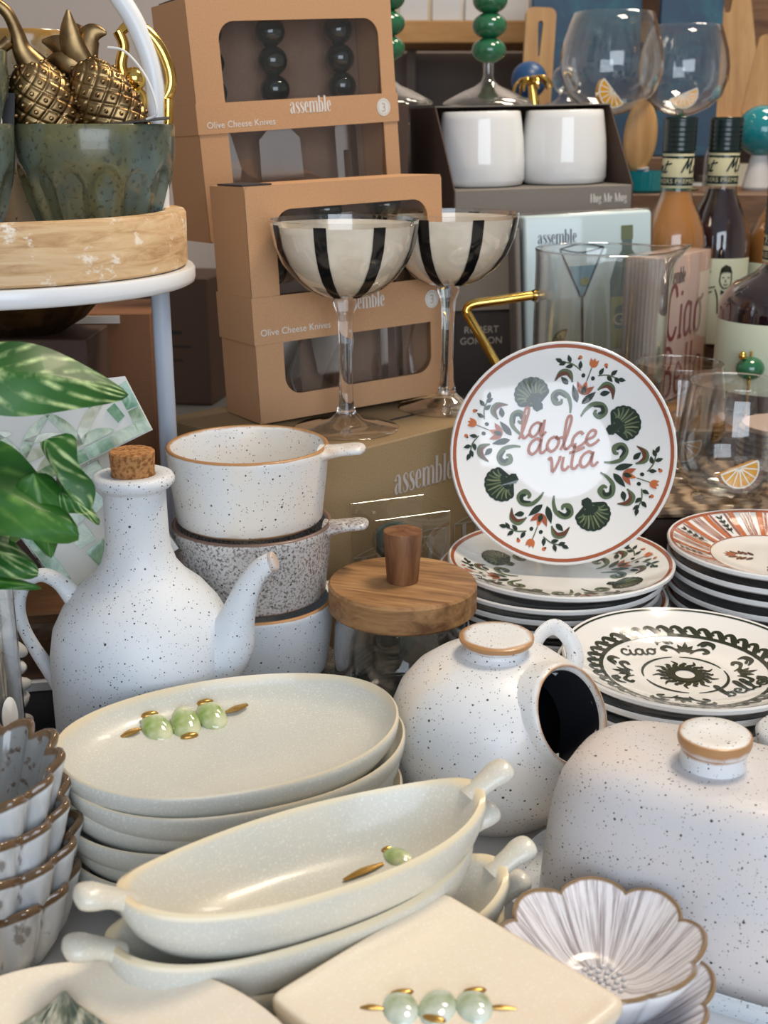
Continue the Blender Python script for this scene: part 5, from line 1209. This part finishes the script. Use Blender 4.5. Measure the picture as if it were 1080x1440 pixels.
d.poly([(-.2, -.25), (.2, -.25), (.2, .55), (.13, .78), (.06, .88), (.06, 1.02), (-.06, 1.02), (-.06, .88), (-.13, .78), (-.2, .55)], 2, 0)
d.poly([(-.2, -.25), (.2, -.25), (.2, .35), (-.2, .35)], 3, 1)
d.poly([(-.07, 1.0), (.07, 1.0), (.07, 1.16), (-.07, 1.16)], 4, 1); d.poly([(-.15, -.02), (.15, -.02), (.15, .22), (0, .28), (-.15, .22)], 2, 2)
d.at(.122, .064, 0, .020); d.text('GIN', 5, 3)
d.build('printed_bottle', ['black_print', 'martini', 'gin', 'lime_print', 'olive_green', 'label_cream'], lambda u, v, l: (u, -.0004 - l * .0002, v), t); d = D()
d.at(.044, .046, R(70), .018); d.poly([(cos(R(a)), sin(R(a)) * .75) for a in range(0, 181, 15)], 4, 0); d.poly([(.82 * cos(R(a)), .06 + .8 * sin(R(a)) * .7) for a in range(0, 181, 15)], 5, 1)
for a in (30, 60, 90, 120, 150): d.leaf(.0, .1, R(a), .62, .22, 4, 2)
d.build('printed_lime', ['black_print', 'martini', 'gin', 'lime_print', 'olive_green', 'label_cream'], lambda u, v, l: (u, -.0004 - l * .0002, v), t)
Mc = tri(.2980, 1.3020, R(55), 0, 0, .1310)
t = pose(thing('napkin_pack', 'pale pink napkin pack lettered Ciao Bella beside the jug spout', 'napkins'), Mc)
w_, h_ = .137, .160
MB().box((0, 0, 0), (w_, .045, h_), .002, 0, 2).build('napkins', 'pink_paper', t, None, 40)
mb = MB()
for k in range(9): mb.box((-.0006, .003 + k * .0046, .002), (.002, .0052 + k * .0046, h_ - .002))
mb.build('page_edges', 'paper', t, flat=True)
MB().box((-.002, -.002, -.0005), (w_ + .002, .047, h_ + .002), .004, 0, 2).build('plastic_wrap', 'wrap', t, None, 60)
d = D(); d.at(.008, h_ - .030, 0, .012); d.strokes('assemble', FAT, 0, 0)
d.build('maker_lettering', ['black_print'], lambda u, v, l: (u, -.0004, v), t); d = D()
d.at(.014, .070, 0, .046, .036); d.strokes('Ciao', TALL, 1, 0, .13); d.at(.012, .006, 0, .046, .034); d.strokes('Bella', TALL, 1, 0, .13)
d.build('lettering', ['black_print', 'maroon_print'], lambda u, v, l: (u, -.0004, v), t)

# ------------------------------------------------------------------ mug carton and its support
t = thing('charcoal_carton', 'charcoal carton with pale lettering behind the farther coupe', 'carton', (.088, 1.520, 0), R(13))
MB().box((0, 0, 0), (.215, .16, .3140), .0015, 0, 1).build('carton_body', 'black_card', t, None, 30)
MB().box((-.001, -.0015, .205), (.216, .0, .3135)).build('grey_upper_panel', 'grey_card', t, flat=True)
d = D(); d.at(.036, .176, 0, .0125); d.text('ROBERT', 0); d.build('upper_lettering', ['pale_print'], lambda u, v, l: (u, -.0005, v), t); d = D(); d.at(.036, .162, 0, .0125); d.text('GORDON', 0)
d.build('lettering', ['pale_print'], lambda u, v, l: (u, -.0005, v), t)
Mm = tri(.0860, 1.5000, R(15), 0, -.02, .3175)
t = pose(thing('mug_carton', 'grey brown display carton with sloping sides holding two white mugs', 'carton'), Mm)
w_, D_, l_ = .232, .185, .034; zt = .130
MB().box((0, 0, 0), (w_, D_, l_), .0008, 0, 1).build('tray', 'grey_card', t, None, 30)
for x0 in (-.0012, w_):
    MB().prism([(0, 0), (0, l_), (.075, zt), (D_, zt), (D_, 0)], x0, x0 + .0014, T=lambda x, y, z: (z, x, y)).build('side_wall', 'dark_card', t, flat=True)
MB().box((0, D_ - .0015, l_), (w_, D_, zt)).build('back_wall', 'dark_card', t, flat=True)
MB().box((-.0012, .074, zt), (w_ + .0014, D_, zt + .0014)).build('cover', 'grey_card', t, flat=True)
d = D(); d.at(.176, .014, 0, .0075); d.strokes('Hug Me Mug', FAT, 0)
d.build('lettering', ['white_print'], lambda u, v, l: (u, -.0005, v), t)
for k, x in enumerate((.060, .172)):
    m = pose(thing('white_mug', ['white porcelain mug on the left of the display carton', 'white porcelain mug on the right of the display carton'][k], 'mug', group='white mugs in a display carton'), Mm @ Matrix.Translation((x, .078, l_ + .0003)))
    MB().lathe([(0, .0), (.046, .0), (.052, .002), (.0550, .008), (.0548, .030), (.0535, .055), (.0505, .080), (.0492, .0890), (.0480, .0900), (.0470, .0885), (.050, .05), (.050, .008), (0, .006)], 64, lambda th, r, z, kk: (r * cos(th) * (1 - .035 * max(0, 1 - z / .03) * abs(cos(3.5 * th))), r * sin(th) * (1 - .035 * max(0, 1 - z / .03) * abs(cos(3.5 * th))), z)).build('body', 'white_gloss', m, None, 60)
    MB().tube([(.03, .040, .07), (.042, .060, .072), (.046, .072, .05), (.040, .062, .026), (.03, .044, .02)], .0055, 12, 5).build('handle', 'white_gloss', m)

def bead_glass(label, loc):
    t = thing('beaded_stem_glass', label, 'glass', loc, 0, 'upturned glasses with dark green bead stems')
    MB().lathe([(.0560, .0006), (.0580, .002), (.0570, .0045), (.048, .0095), (.032, .0175), (.017, .0235), (.0085, .0300), (.0065, .038), (.0068, .0535), (0, .0535), (0, .052), (.0050, .052), (.0050, .036), (.012, .0245), (.03, .0150), (.05, .006), (.0560, .0006)], 64).build('foot', 'glass', t, None, 60)
    for k in range(5): MB().ball((0, 0, .0670 + .0295 * k), .0205, 28, 16, (1.08, 1.08, .78)).build('bead', 'green_stem', t)
    MB().lathe([(.006, .198), (.009, .206), (.03, .22), (.04, .25), (.038, .28), (.0372, .28), (.039, .25), (.029, .222), (0, .208)], 48).build('cup', 'glass', t, None, 60)
bead_glass('glass with stacked dark green bead stem standing on the mug carton', tuple(Mm @ Vector((.087, .130, zt + .0016))))
bead_glass('bead stem glass half hidden by the upper knives box', (.0040, 1.6150, .4510))
t = thing('tall_carton', 'tall kraft carton hidden behind the knives boxes', 'carton', (-.075, 1.560, 0))
MB().box((0, 0, 0), (.105, .12, .4505), .001, 0, 1).build('carton_body', 'dark_card', t, None, 30)
t = thing('tall_carton', 'grey carton behind the tall carton of the beaded glass', 'carton', (.02, 1.72, 0), 0)
MB().box((0, 0, 0), (.18, .10, .4300), .001, 0, 1).build('carton_body', 'grey_card', t, None, 30)

# ------------------------------------------------------------------ citrus wedge used inside glasses
def wedge(t, loc, rot, s):
    e = thing('citrus_wedge', None, None); e.parent = t; e.location = loc; e.rotation_euler = rot; e['label'] = 'amber glass citrus slice fixed inside'
    A = [R(180 + 180 * i / 20) for i in range(21)]
    MB().prism([(s * cos(a), s * sin(a)) for a in A], -.006, .006, T=lambda x, y, z: (x, z, y)).build('slice_body', 'amber', e, None, 30)
    d = D()
    d.rib([(s * .98 * cos(a), s * .98 * sin(a)) for a in A], s * .09, 0, 0, 1); d.rib([(-s, 0), (s, 0)], s * .09, 0, 0, 1)
    for a in range(205, 350, 26): d.rib([(0, 0), (s * .95 * cos(R(a)), s * .95 * sin(R(a)))], s * .07, 0, 0, 1)
    d.build('white_rind', ['white_paint'], lambda u, v, l: (u, -.0064, v), e)

# ------------------------------------------------------------------ balloon glasses
def balloon(label, loc, s, rz, wr):
    t = thing('balloon_glass', label, 'glass', loc, 0, 'balloon gin glasses with orange slice')
    b = [(.006, .105), (.022, .1085), (.042, .1180), (.058, .1340), (.0665, .1560), (.0675, .175), (.064, .197), (.057, .218), (.052, .232)]
    b = [(r * s, .105 + (z - .105) * s) for r, z in b]
    MB().lathe([(0, .105)] + b + [(r - .0009, z + .0004) for r, z in b[::-1]] + [(0, .107)], 72).build('bowl', 'glass', t, None, 60)
    MB().lathe([(0, .0006), (.034, .0006), (.036, .002), (.02, .006), (.006, .010), (.0052, .02), (.0052, .098), (.0075, .106), (0, .107)], 32).build('stem', 'green_stem', t, None, 50)
    wedge(t, (.002, 0, .136 + (s - 1) * .02), (R(-8), wr, rz), .021 * s)
t = thing('storage_block', 'tall crate behind the bottles carrying the balloon glasses', 'crate', (.206, 1.765, 0))
MB().box((0, 0, 0), (.449, .26, .3350), .002, 0, 1).build('crate_body', 'brown_wood', t, None, 30)
balloon('left balloon gin glass with an amber orange slice', (.3200, 1.8100, .3353), 1.07, R(10), R(48))
balloon('right balloon gin glass behind the dark bottle', (.4380, 1.8800, .3353), .98, R(-6), R(-22))

# ------------------------------------------------------------------ tumblers
def tumbler(label, loc, rz, wr):
    t = thing('stemless_tumbler', label, 'glass', loc, 0, 'clear tumblers with lemon slice')
    b = [(.030, .0100), (.0400, .0180), (.0460, .0300), (.0482, .0430), (.0478, .056), (.0455, .075), (.0425, .098), (.0412, .1085)]
    MB().lathe([(0, .0075)] + b + [(.0415, .1098), (.0406, .1096), (.0402, .1075)] + [(r - .0012, z + .0003) for r, z in b[-2::-1]] + [(0, .0095)], 80).build('bowl', 'glass', t, None, 60)
    MB().lathe([(.0408, .1090), (.0416, .1092), (.0413, .1102), (.0405, .1100), (.0408, .1090)], 72).build('rim', 'glass_solid', t, None, 60)
    MB().lathe([(0, .0006), (.0310, .0006), (.0320, .0018), (.029, .0036), (.008, .0048), (.006, .0085), (0, .0085)], 48).build('foot', 'glass', t, None, 60)
    wedge(t, (.004, -.010, .0330), (R(-12), wr, rz), .0185)
tumbler('nearer clear tumbler with a yellow lemon slice, on the woven mat', (.3140, 1.0620, .0975), R(12), R(-18))
tumbler('farther clear tumbler behind the nearer one', (.2850, 1.1530, .0975), R(4), R(-6))
t = thing('woven_basket', 'small round brown basket behind the nearer tumbler', 'basket', (.3900, 1.1320, .0975))
for k in range(9): MB().lathe([(.046, 0), (.0475, .001), (.0488, .0032), (.0475, .0054), (.046, .0062), (.044, .0032), (.046, 0)], 40).build('coil', 'weave', t, (0, 0, .0001 + k * .0060))
MB().lathe([(0, .050), (.045, .050), (.045, .0545), (0, .056)], 40).build('basket_lid', 'pink_paper', t)
t = thing('olive_pick', 'green glass olive on a gold pick beside the tumblers', 'ornament', (.3850, 1.2580, .1298))
MB().lathe([(0, 0), (.010, 0), (.010, .002), (.0015, .003), (.0012, .07), (0, .07)], 16).build('gold_stick', 'gold', t)
MB().ball((0, 0, .052), .0130, 24, 16, (1.15, 1.1, .95)).build('olive', 'teal', t).data.materials[0] = M_['green_stem']
MB().ball((-.010, -.004, .066), .0045, 12, 8).build('gold_bead', 'gold', t)

# ------------------------------------------------------------------ bottles
def cyl(r, zoff, a0): return lambda u, v, l: ((r + .0003 + l * .0002) * cos(a0 + u / r), (r + .0003 + l * .0002) * sin(a0 + u / r), zoff + v)
def bottle(label, loc, drink, wide=1.0, front=-pi / 2, art=True, hs=1.0, lab2=True, s=1.17):
    t = thing('cordial_bottle', label, 'bottle', loc, 0, 'screw cap drink bottles')
    H_ = hs
    def Z(z): return z * H_
    rb = .0345 * wide
    sh = [(rb, Z(.140)), (rb * .985, Z(.152)), (rb * .90, Z(.166)), (rb * .74, Z(.180)), (.0195 * (1 + (wide - 1) * .3), Z(.193)), (.0160, Z(.203)), (.0150, Z(.212))]
    MB().lathe([(0, .001), (rb - .002, .001), (rb, .004)] + sh + [(.0148, Z(.250)), (0, Z(.250))], 56).build('glass', 'glass', t, None, 60)
    MB().lathe([(0, .003), (rb - .003, .003), (rb - .0012, .006)] + [(r - .0012, z) for r, z in sh[:-1]] + [(.0138, Z(.2055)), (0, Z(.2055))], 56).build('drink', drink, t, None, 60)
    cp = [(.0158, Z(.246))]
    for k in range(6): cp += [(.0166, Z(.2475) + k * .0052), (.0172, Z(.2495) + k * .0052), (.0165, Z(.2517) + k * .0052)]
    cp += [(.0170, Z(.2475) + .033), (.0170, Z(.2475) + .036), (.0160, Z(.2475) + .0375), (0, Z(.2475) + .0375)]
    MB().lathe(cp, 40).build('screw_cap', 'cap', t, None, 50)
    nl = MB().lathe([(.0158, Z(.209)), (.0160, Z(.2095)), (.0160, Z(.2455)), (.0156, Z(.246))], 40).build('neck_label', 'label_cream', t, None, 60)
    d = D(); nz = Z(.2095)
    for y, wv in ((.0065, .009), (.0325, .0025)): d.at(0, y); d.rib([(-.03 + .006 * i, 0) for i in range(11)], wv, 0, 0, 1)
    d.at(-.0245, .0160, 0, .0150, shear=.3 * .015); d.strokes('nt  Mr', SCRIPT, 0, 1, .13); 
    d.at(0, .0045, 0, .0068); d.text('MIXERS PREMIUM', 1, 2)
    d.build('neck_lettering', ['cap', 'label_cream'], cyl(.0160, nz, front), nl)
    if lab2:
        bl = MB().lathe([(rb + .0002, Z(.030)), (rb + .0005, Z(.031)), (rb + .0005, Z(.128)), (rb + .0002, Z(.129))], 48, None, 0, (0, 0, 0), front - 1.35, front + 1.35).build('body_label', 'label_mint', t, None, 60)
        if art:
            d = D(); d.at(-.004, .030, 0, .030)
            P = [(-.62, 1.55), (-.1, 1.98), (.02, 1.82), (-.42, 1.36)]
            d.rib(P + [P[0]], .045, 0, 0, 1); d.rib([(-.46, 1.68), (-.28, 1.46)], .04); d.rib([(-.18, 1.88), (-.02, 1.74)], .04)
            d.rib([(-.62, 1.5), (-.82, 1.25), (-.85, .95), (-.66, .78), (-.3, .9), (.1, 1.05)], .05); d.rib([(-.42, 1.36), (-.5, 1.15), (-.44, 1.02), (-.1, 1.16), (.2, 1.24)], .045)
            d.rib([(-.7, 1.42), (-.5, 1.3), (-.45, 1.2)], .035); d.rib([(-.72, 1.3), (-.56, 1.22)], .035)
            d.rib([(.36, 1.75), (.34, 1.45), (.44, 1.22), (.58, 1.18), (.72, 1.28), (.76, 1.5), (.74, 1.75)], .045); d.poly([(.32, 1.7), (.36, 1.95), (.52, 2.08), (.7, 2.0), (.79, 1.74), (.62, 1.8), (.45, 1.78)], 0)
            d.rib([(.42, 1.58), (.5, 1.6)], .035); d.rib([(.6, 1.6), (.69, 1.58)], .035); d.rib([(.55, 1.52), (.54, 1.42), (.58, 1.42)], .03); d.rib([(.48, 1.33), (.56, 1.3), (.64, 1.34)], .035)
            d.poly([(.4, 1.12), (.56, 1.04), (.4, .92)], 0); d.poly([(.74, 1.12), (.58, 1.04), (.74, .92)], 0)
            d.rib([(.2, 1.15), (.3, .8), (.34, .2)], .045); d.rib([(.92, 1.1), (.86, .6), (.88, .2)], .045); d.rib([(.5, .95), (.48, .5), (.5, .2)], .035)
            d.build('label_drawing', ['ink_green'], cyl(rb + .0006, .03, front), bl)
    t.scale = (s, s, 1.075)
    return t
bottle('bottle of cloudy amber drink with dark green cap, left of the dark bottles', (.3546, 1.5166, .1298), 'juice', front=R(-104), art=False)
bottle('tall dark drink bottle with a line drawing label', (.4230, 1.5660, .1298), 'dark_drink', front=R(-106))
bottle('squat dark drink bottle at the right frame edge', (.4230, 1.3100, .1298), 'dark_drink', wide=1.5, hs=.70, front=R(-112), art=False)
bottle('amber drink bottle at the right frame edge behind the gold leaf', (.5050, 1.5800, .1298), 'juice', front=R(-108), hs=.94, art=False)

# ------------------------------------------------------------------ small wares behind the bottles
t = thing('utensil_crock', 'grey crock behind the amber bottle holding the wooden spoon', 'crock', (.3900, 1.6950, .3353))
t.location = (.372, 1.805, .3353)
MB().lathe([(0, 0), (.03, 0), (.034, .004), (.036, .03), (.034, .030), (.03, .006), (0, .005)], 40).build('body', 'teal', t)
t = thing('wooden_spoon', 'wooden spoon with blue and white handle behind the amber bottle', 'spoon', (.369, 1.802, .300), (R(2), R(2), R(14)))
MB().tube([(.006, 0, .042), (.004, 0, .047), (0, 0, .055), (-.003, 0, .068)], [.0062, .0066, .0072, .010], 12, 5).build('painted_handle', 'blue', t)
MB().tube([(-.0003, 0, .052), (-.003, 0, .070)], [.0080, .0100], 12, 2).build('white_band', 'white_tile', t)
MB().ball((-.010, 0, .112), .05, 24, 16, (.52, .16, .98)).build('spoon_bowl', 'board', t)
t = thing('gold_feather', 'gold leaf ornament between the bottles at the right edge', 'ornament', (.4560, 1.4400, .1298), (0, R(3), R(-8)))
MB().tube([(0, 0, 0), (.002, 0, .10), (.006, 0, .20), (.012, 0, .268)], [.0016, .0018, .002, .001], 8, 5).build('quill', 'gold', t)
for k in range(14):
    z = .15 + .0085 * k; L = .018 * sin(pi * min(1, (k + 1.5) / 15)) + .004
    for s_ in (-1, 1): MB().tube([(.004 + .008 * (z - .15) / .12, 0, z), (.004 + s_ * L * .6 + .008 * (z - .15) / .12, -.002, z + .006), (.004 + s_ * L + .008 * (z - .15) / .12, -.001, z + .014)], [.0024, .0034, .0008], 6, 3, flat=.5).build('barb', 'gold', t)
t = thing('teal_sphere', 'round teal glass ball behind the dark bottle cap', 'ornament', (.5600, 1.8800, .3353))
MB().lathe([(0, 0), (.02, 0), (.022, .004), (.012, .05), (0, .05)], 24).build('stand', 'white_tile', t)
MB().ball((0, 0, .085), .036, 28, 18).build('ball', 'teal', t)
t = thing('frosted_bottle', 'clear grey bottle standing between the two tall bottles', 'bottle', (.4800, 1.8000, .3353))
MB().lathe([(0, 0), (.02, 0), (.022, .004), (.022, .05), (.012, .08), (.011, .10), (0, .10)], 32).build('glass', 'glass', t, None, 60)
t = thing('glass_cloche', 'ribbed clear glass cloche with ball knob behind the palm dipper', 'cloche', (.270, 1.905, .3353))
MB().lathe([(.062, 0), (.0625, .05), (.060, .075), (.052, .090), (.054, .095), (.046, .108), (.030, .122), (.012, .130), (.009, .138), (.0, .138)], 56).build('dome', 'glass', t, None, 60)
MB().ball((0, 0, .157), .021, 28, 18).build('knob', 'glass', t)
t = thing('honey_dipper', 'honey stick with gold palm tree top', 'utensil', (.232, 1.8000, .3353), (R(-3), R(-9), 0))
MB().tube([(0, 0, 0), (0, 0, .06), (0, 0, .142)], [.006, .0062, .0066], 12, 3).build('stick', 'board', t)
for k in range(9):
    a = 2 * pi * k / 9; MB().tube([(0, 0, .145), (.012 * cos(a), .012 * sin(a), .158), (.024 * cos(a), .024 * sin(a), .152), (.030 * cos(a), .030 * sin(a), .140)], [.004, .0045, .0038, .001], 8, 4, flat=.5).build('palm_frond', 'gold', t)
MB().tube([(0, 0, .118), (0, 0, .148)], [.0075, .0065], 12, 2).build('palm_trunk', 'gold', t)
t = thing('blue_sphere', 'blue glass paperweight ball behind the palm dipper', 'ornament', (.226, 2.000, .3353))
MB().lathe([(0, 0), (.018, 0), (.02, .004), (.011, .14), (0, .14)], 24).build('stand', 'teal', t)
MB().ball((0, 0, .160), .028, 28, 18).build('ball', 'blue', t)

# ------------------------------------------------------------------ back of the shop
t = thing('wall_shelf', 'honey wood wall shelf at the top of the photo', 'shelf', (0, 2.60, .588))
MB().box((-.05, 0, 0), (.60, .26, .042), .002, 0, 1).build('shelf_board', 'plank', t, None, 30)
for x in (.05, .52): MB().box((x, .20, -.12), (x + .02, .295, 0), .002, 0, 1).build('bracket', 'wall_dark', t, None, 30)
tag(MB().box((-.10, 2.885, -.2), (.66, 2.90, .586)).build('wall_sheet', 'wall_dark', flat=True), 'dark taupe sheet on the wall under the honey shelf', 'panel')  # thin darker taupe sheet laid over the back wall
for k in range(6):
    t = thing('card_block', 'small white card block %s on the honey shelf' % ('leftmost in the row', 'second from the left', 'third from the left', 'fourth from the left', 'fifth from the left', 'last in the row')[k], 'block', (.030 + .066 * k, 2.615, .6302), 0, 'white card blocks on the shelf')
    MB().box((0, 0, 0), (.058, .04, .052), .002, 0, 1).build('block', 'white_tile', t, None, 30)
for k, (x, m, lab) in enumerate(((-.01, 'lilac', 'lilac patterned card leaning on the shelf'), (.115, 'beige', 'white framed card with a beige square'), (.235, 'lilac', 'white framed card with a lilac square'))):
    t = thing('greeting_card', lab, 'card', (x, 2.72, .6302), (R(-6), 0, 0))
    MB().box((0, 0, 0), (.115, .006, .15), .001, 0, 1).build('card', 'white_tile' if k else 'beige', t, None, 30); MB().box((.03 if k else .012, -.001, .055), (.085 if k else .10, 0, .125)).build('printed_square', m, t, flat=True)
t = thing('display_unit', 'brown wooden shelving unit at the back right of the shop', 'shelf', (.56, 2.42, -.78), 0)
for z in (.55, .98, 1.20): MB().box((0, 0, z), (.95, .34, z + .022), .002, 0, 1).build('shelf_board', 'plank', t, None, 30)
for x in (-.02, .95): MB().box((x, 0, 0), (x + .03, .34, 1.9), .002, 0, 1).build('upright', 'brown_wood', t, None, 30)
MB().box((0, .34, .2), (.95, .355, 1.9)).build('back_panel', 'brown_wood', t, flat=True)
t = thing('blue_painting', 'blue abstract painting behind the balloon glasses', 'painting', (.270, 2.36, .3755), (R(-3), 0, 0))
MB().box((0, 0, 0), (.20, .02, .42), .002, 0, 1).build('canvas', 'painting', t, None, 30)
t = thing('blue_painting', 'second blue canvas to the right, partly behind the balloon glasses', 'painting', (.49, 2.30, .3755), (R(-3), 0, R(-4)))
MB().box((0, 0, 0), (.11, .02, .40), .002, 0, 1).build('canvas', 'painting', t, None, 30)
t = thing('painting_ledge', 'low brown ledge under the blue paintings', 'ledge', (.24, 2.26, -.78))
MB().box((0, 0, 0), (.27, .14, 1.155), .002, 0, 1).build('ledge_body', 'brown_wood', t, None, 30)
def board(label, loc, rot, w_, h_, hole, round_top=0):
    t = thing('cutting_board', label, 'board', loc, rot, 'wooden serving boards')
    out = []
    for cx, cz, a0 in ((w_ / 2 - .012, h_ - .012, 0), (-w_ / 2 + .012, h_ - .012, 90), (-w_ / 2 + .012, .012, 180), (w_ / 2 - .012, .012, 270)):
        out += [(cx + .012 * cos(R(a0 + i * 18)), cz + .012 * sin(R(a0 + i * 18))) for i in range(6)]
    if round_top: out = [(x * (1 if z < h_ * .55 else (1 - round_top * (z / h_ - .55) / .45)), z) for x, z in out]
    # outline with a slot: ring of quads between outline and the slot
    n = len(out); hx, hz, rw, rh = hole; inn = []
    for x, z in out:
        a = atan2(z - hz, x - hx); inn.append((hx + rw * cos(a), hz + rh * sin(a)))
    mb = MB(); mb.v = [(x, y, z) for y in (0, .016) for L in (out, inn) for x, z in L]
    for i in range(n):
        j = (i + 1) % n
        mb.f += [[i, j, n + j, n + i], [2 * n + i, 2 * n + j, 3 * n + j, 3 * n + i], [n + i, n + j, 3 * n + j, 3 * n + i], [i, j, 2 * n + j, 2 * n + i]]; mb.fm += [0] * 4
    mb.build('board', 'board', t, flat=True)
board('pale wooden board with a slot handle leaning in front of the blue painting', (.252, 2.14, .3750), (R(-3), R(2), 0), .050, .240, (0, .192, .008, .028))
board('dark handled board top right, with a round hole', (.660, 2.445, .4425), (R(-3), R(-4), R(-6)), .13, .26, (0, .205, .014, .014), .45)
board('second board with a round hole at the right frame edge', (.745, 2.435, .4425), (R(-3), R(3), R(-4)), .12, .15, (0, .118, .012, .012), .3)
t = thing('prep_ledge', 'narrow wooden ledge carrying the leaning board', 'ledge', (.20, 2.10, -.78))
MB().box((0, 0, 0), (.11, .12, 1.154), .002, 0, 1).build('ledge_body', 'brown_wood', t, None, 30)
t = thing('white_plate_sign', 'pale round plate standing on the back shelf', 'plate', (.655, 2.53, .5125), (R(78), 0, 0))
MB().lathe([(0, 0), (.05, 0), (.07, .008), (.068, .01), (.048, .003), (0, .003)], 40).build('plate', 'white_gloss', t)
for k in range(7):
    t = thing('gift_book', ['pale', 'white', 'grey', 'cream', 'lilac', 'white slim', 'last pale'][k] + ' book standing in the row on the back shelf', 'book', (.600 + .030 * k, 2.435, .2225), (0, R(2 * (k % 3 - 1)), 0), 'books on the back shelf')
    MB().box((0, 0, 0), (.024, .10, .10 + .012 * ((k * 5) % 4)), .001, 0, 1).build('cover', ['white_tile', 'paper', 'grey_print', 'beige', 'lilac', 'white_tile', 'beige'][k], t, None, 30)
    MB().box((.003, -.0008, .004), (.021, .001, .094)).build('pages', 'paper', t, flat=True)
for k, (m, z, lab) in enumerate((('blue', 0, 'folded deep blue cloth on the back shelf, lowest'), ('white_tile', .034, 'folded white cloth on the back shelf, middle'), ('teal', .068, 'folded teal cloth on the back shelf, topmost'))):
    t = thing('folded_cloth', lab, 'cloth', (.84, 2.44, .2225 + z + .0003), 0, 'folded cloths on the back shelf')
    MB().box((0, 0, 0), (.22, .18, .033), .012, 0, 4).build('cloth', m, t, None, 60)
t = thing('small_lid', 'small white speckled knob pot at the right frame edge behind the butter dome', 'pot', (.2490, .6480, .0))
MB().lathe([(0, .0005), (.022, .0005), (.027, .01), (.0275, .052), (.025, .0625), (.0205, .0665), (.0205, .0685), (.0255, .0715), (.0265, .0765), (.0235, .080), (.01, .0805), (0, .0805)], 48).build('body', 'speckle_cool', t, None, 60)
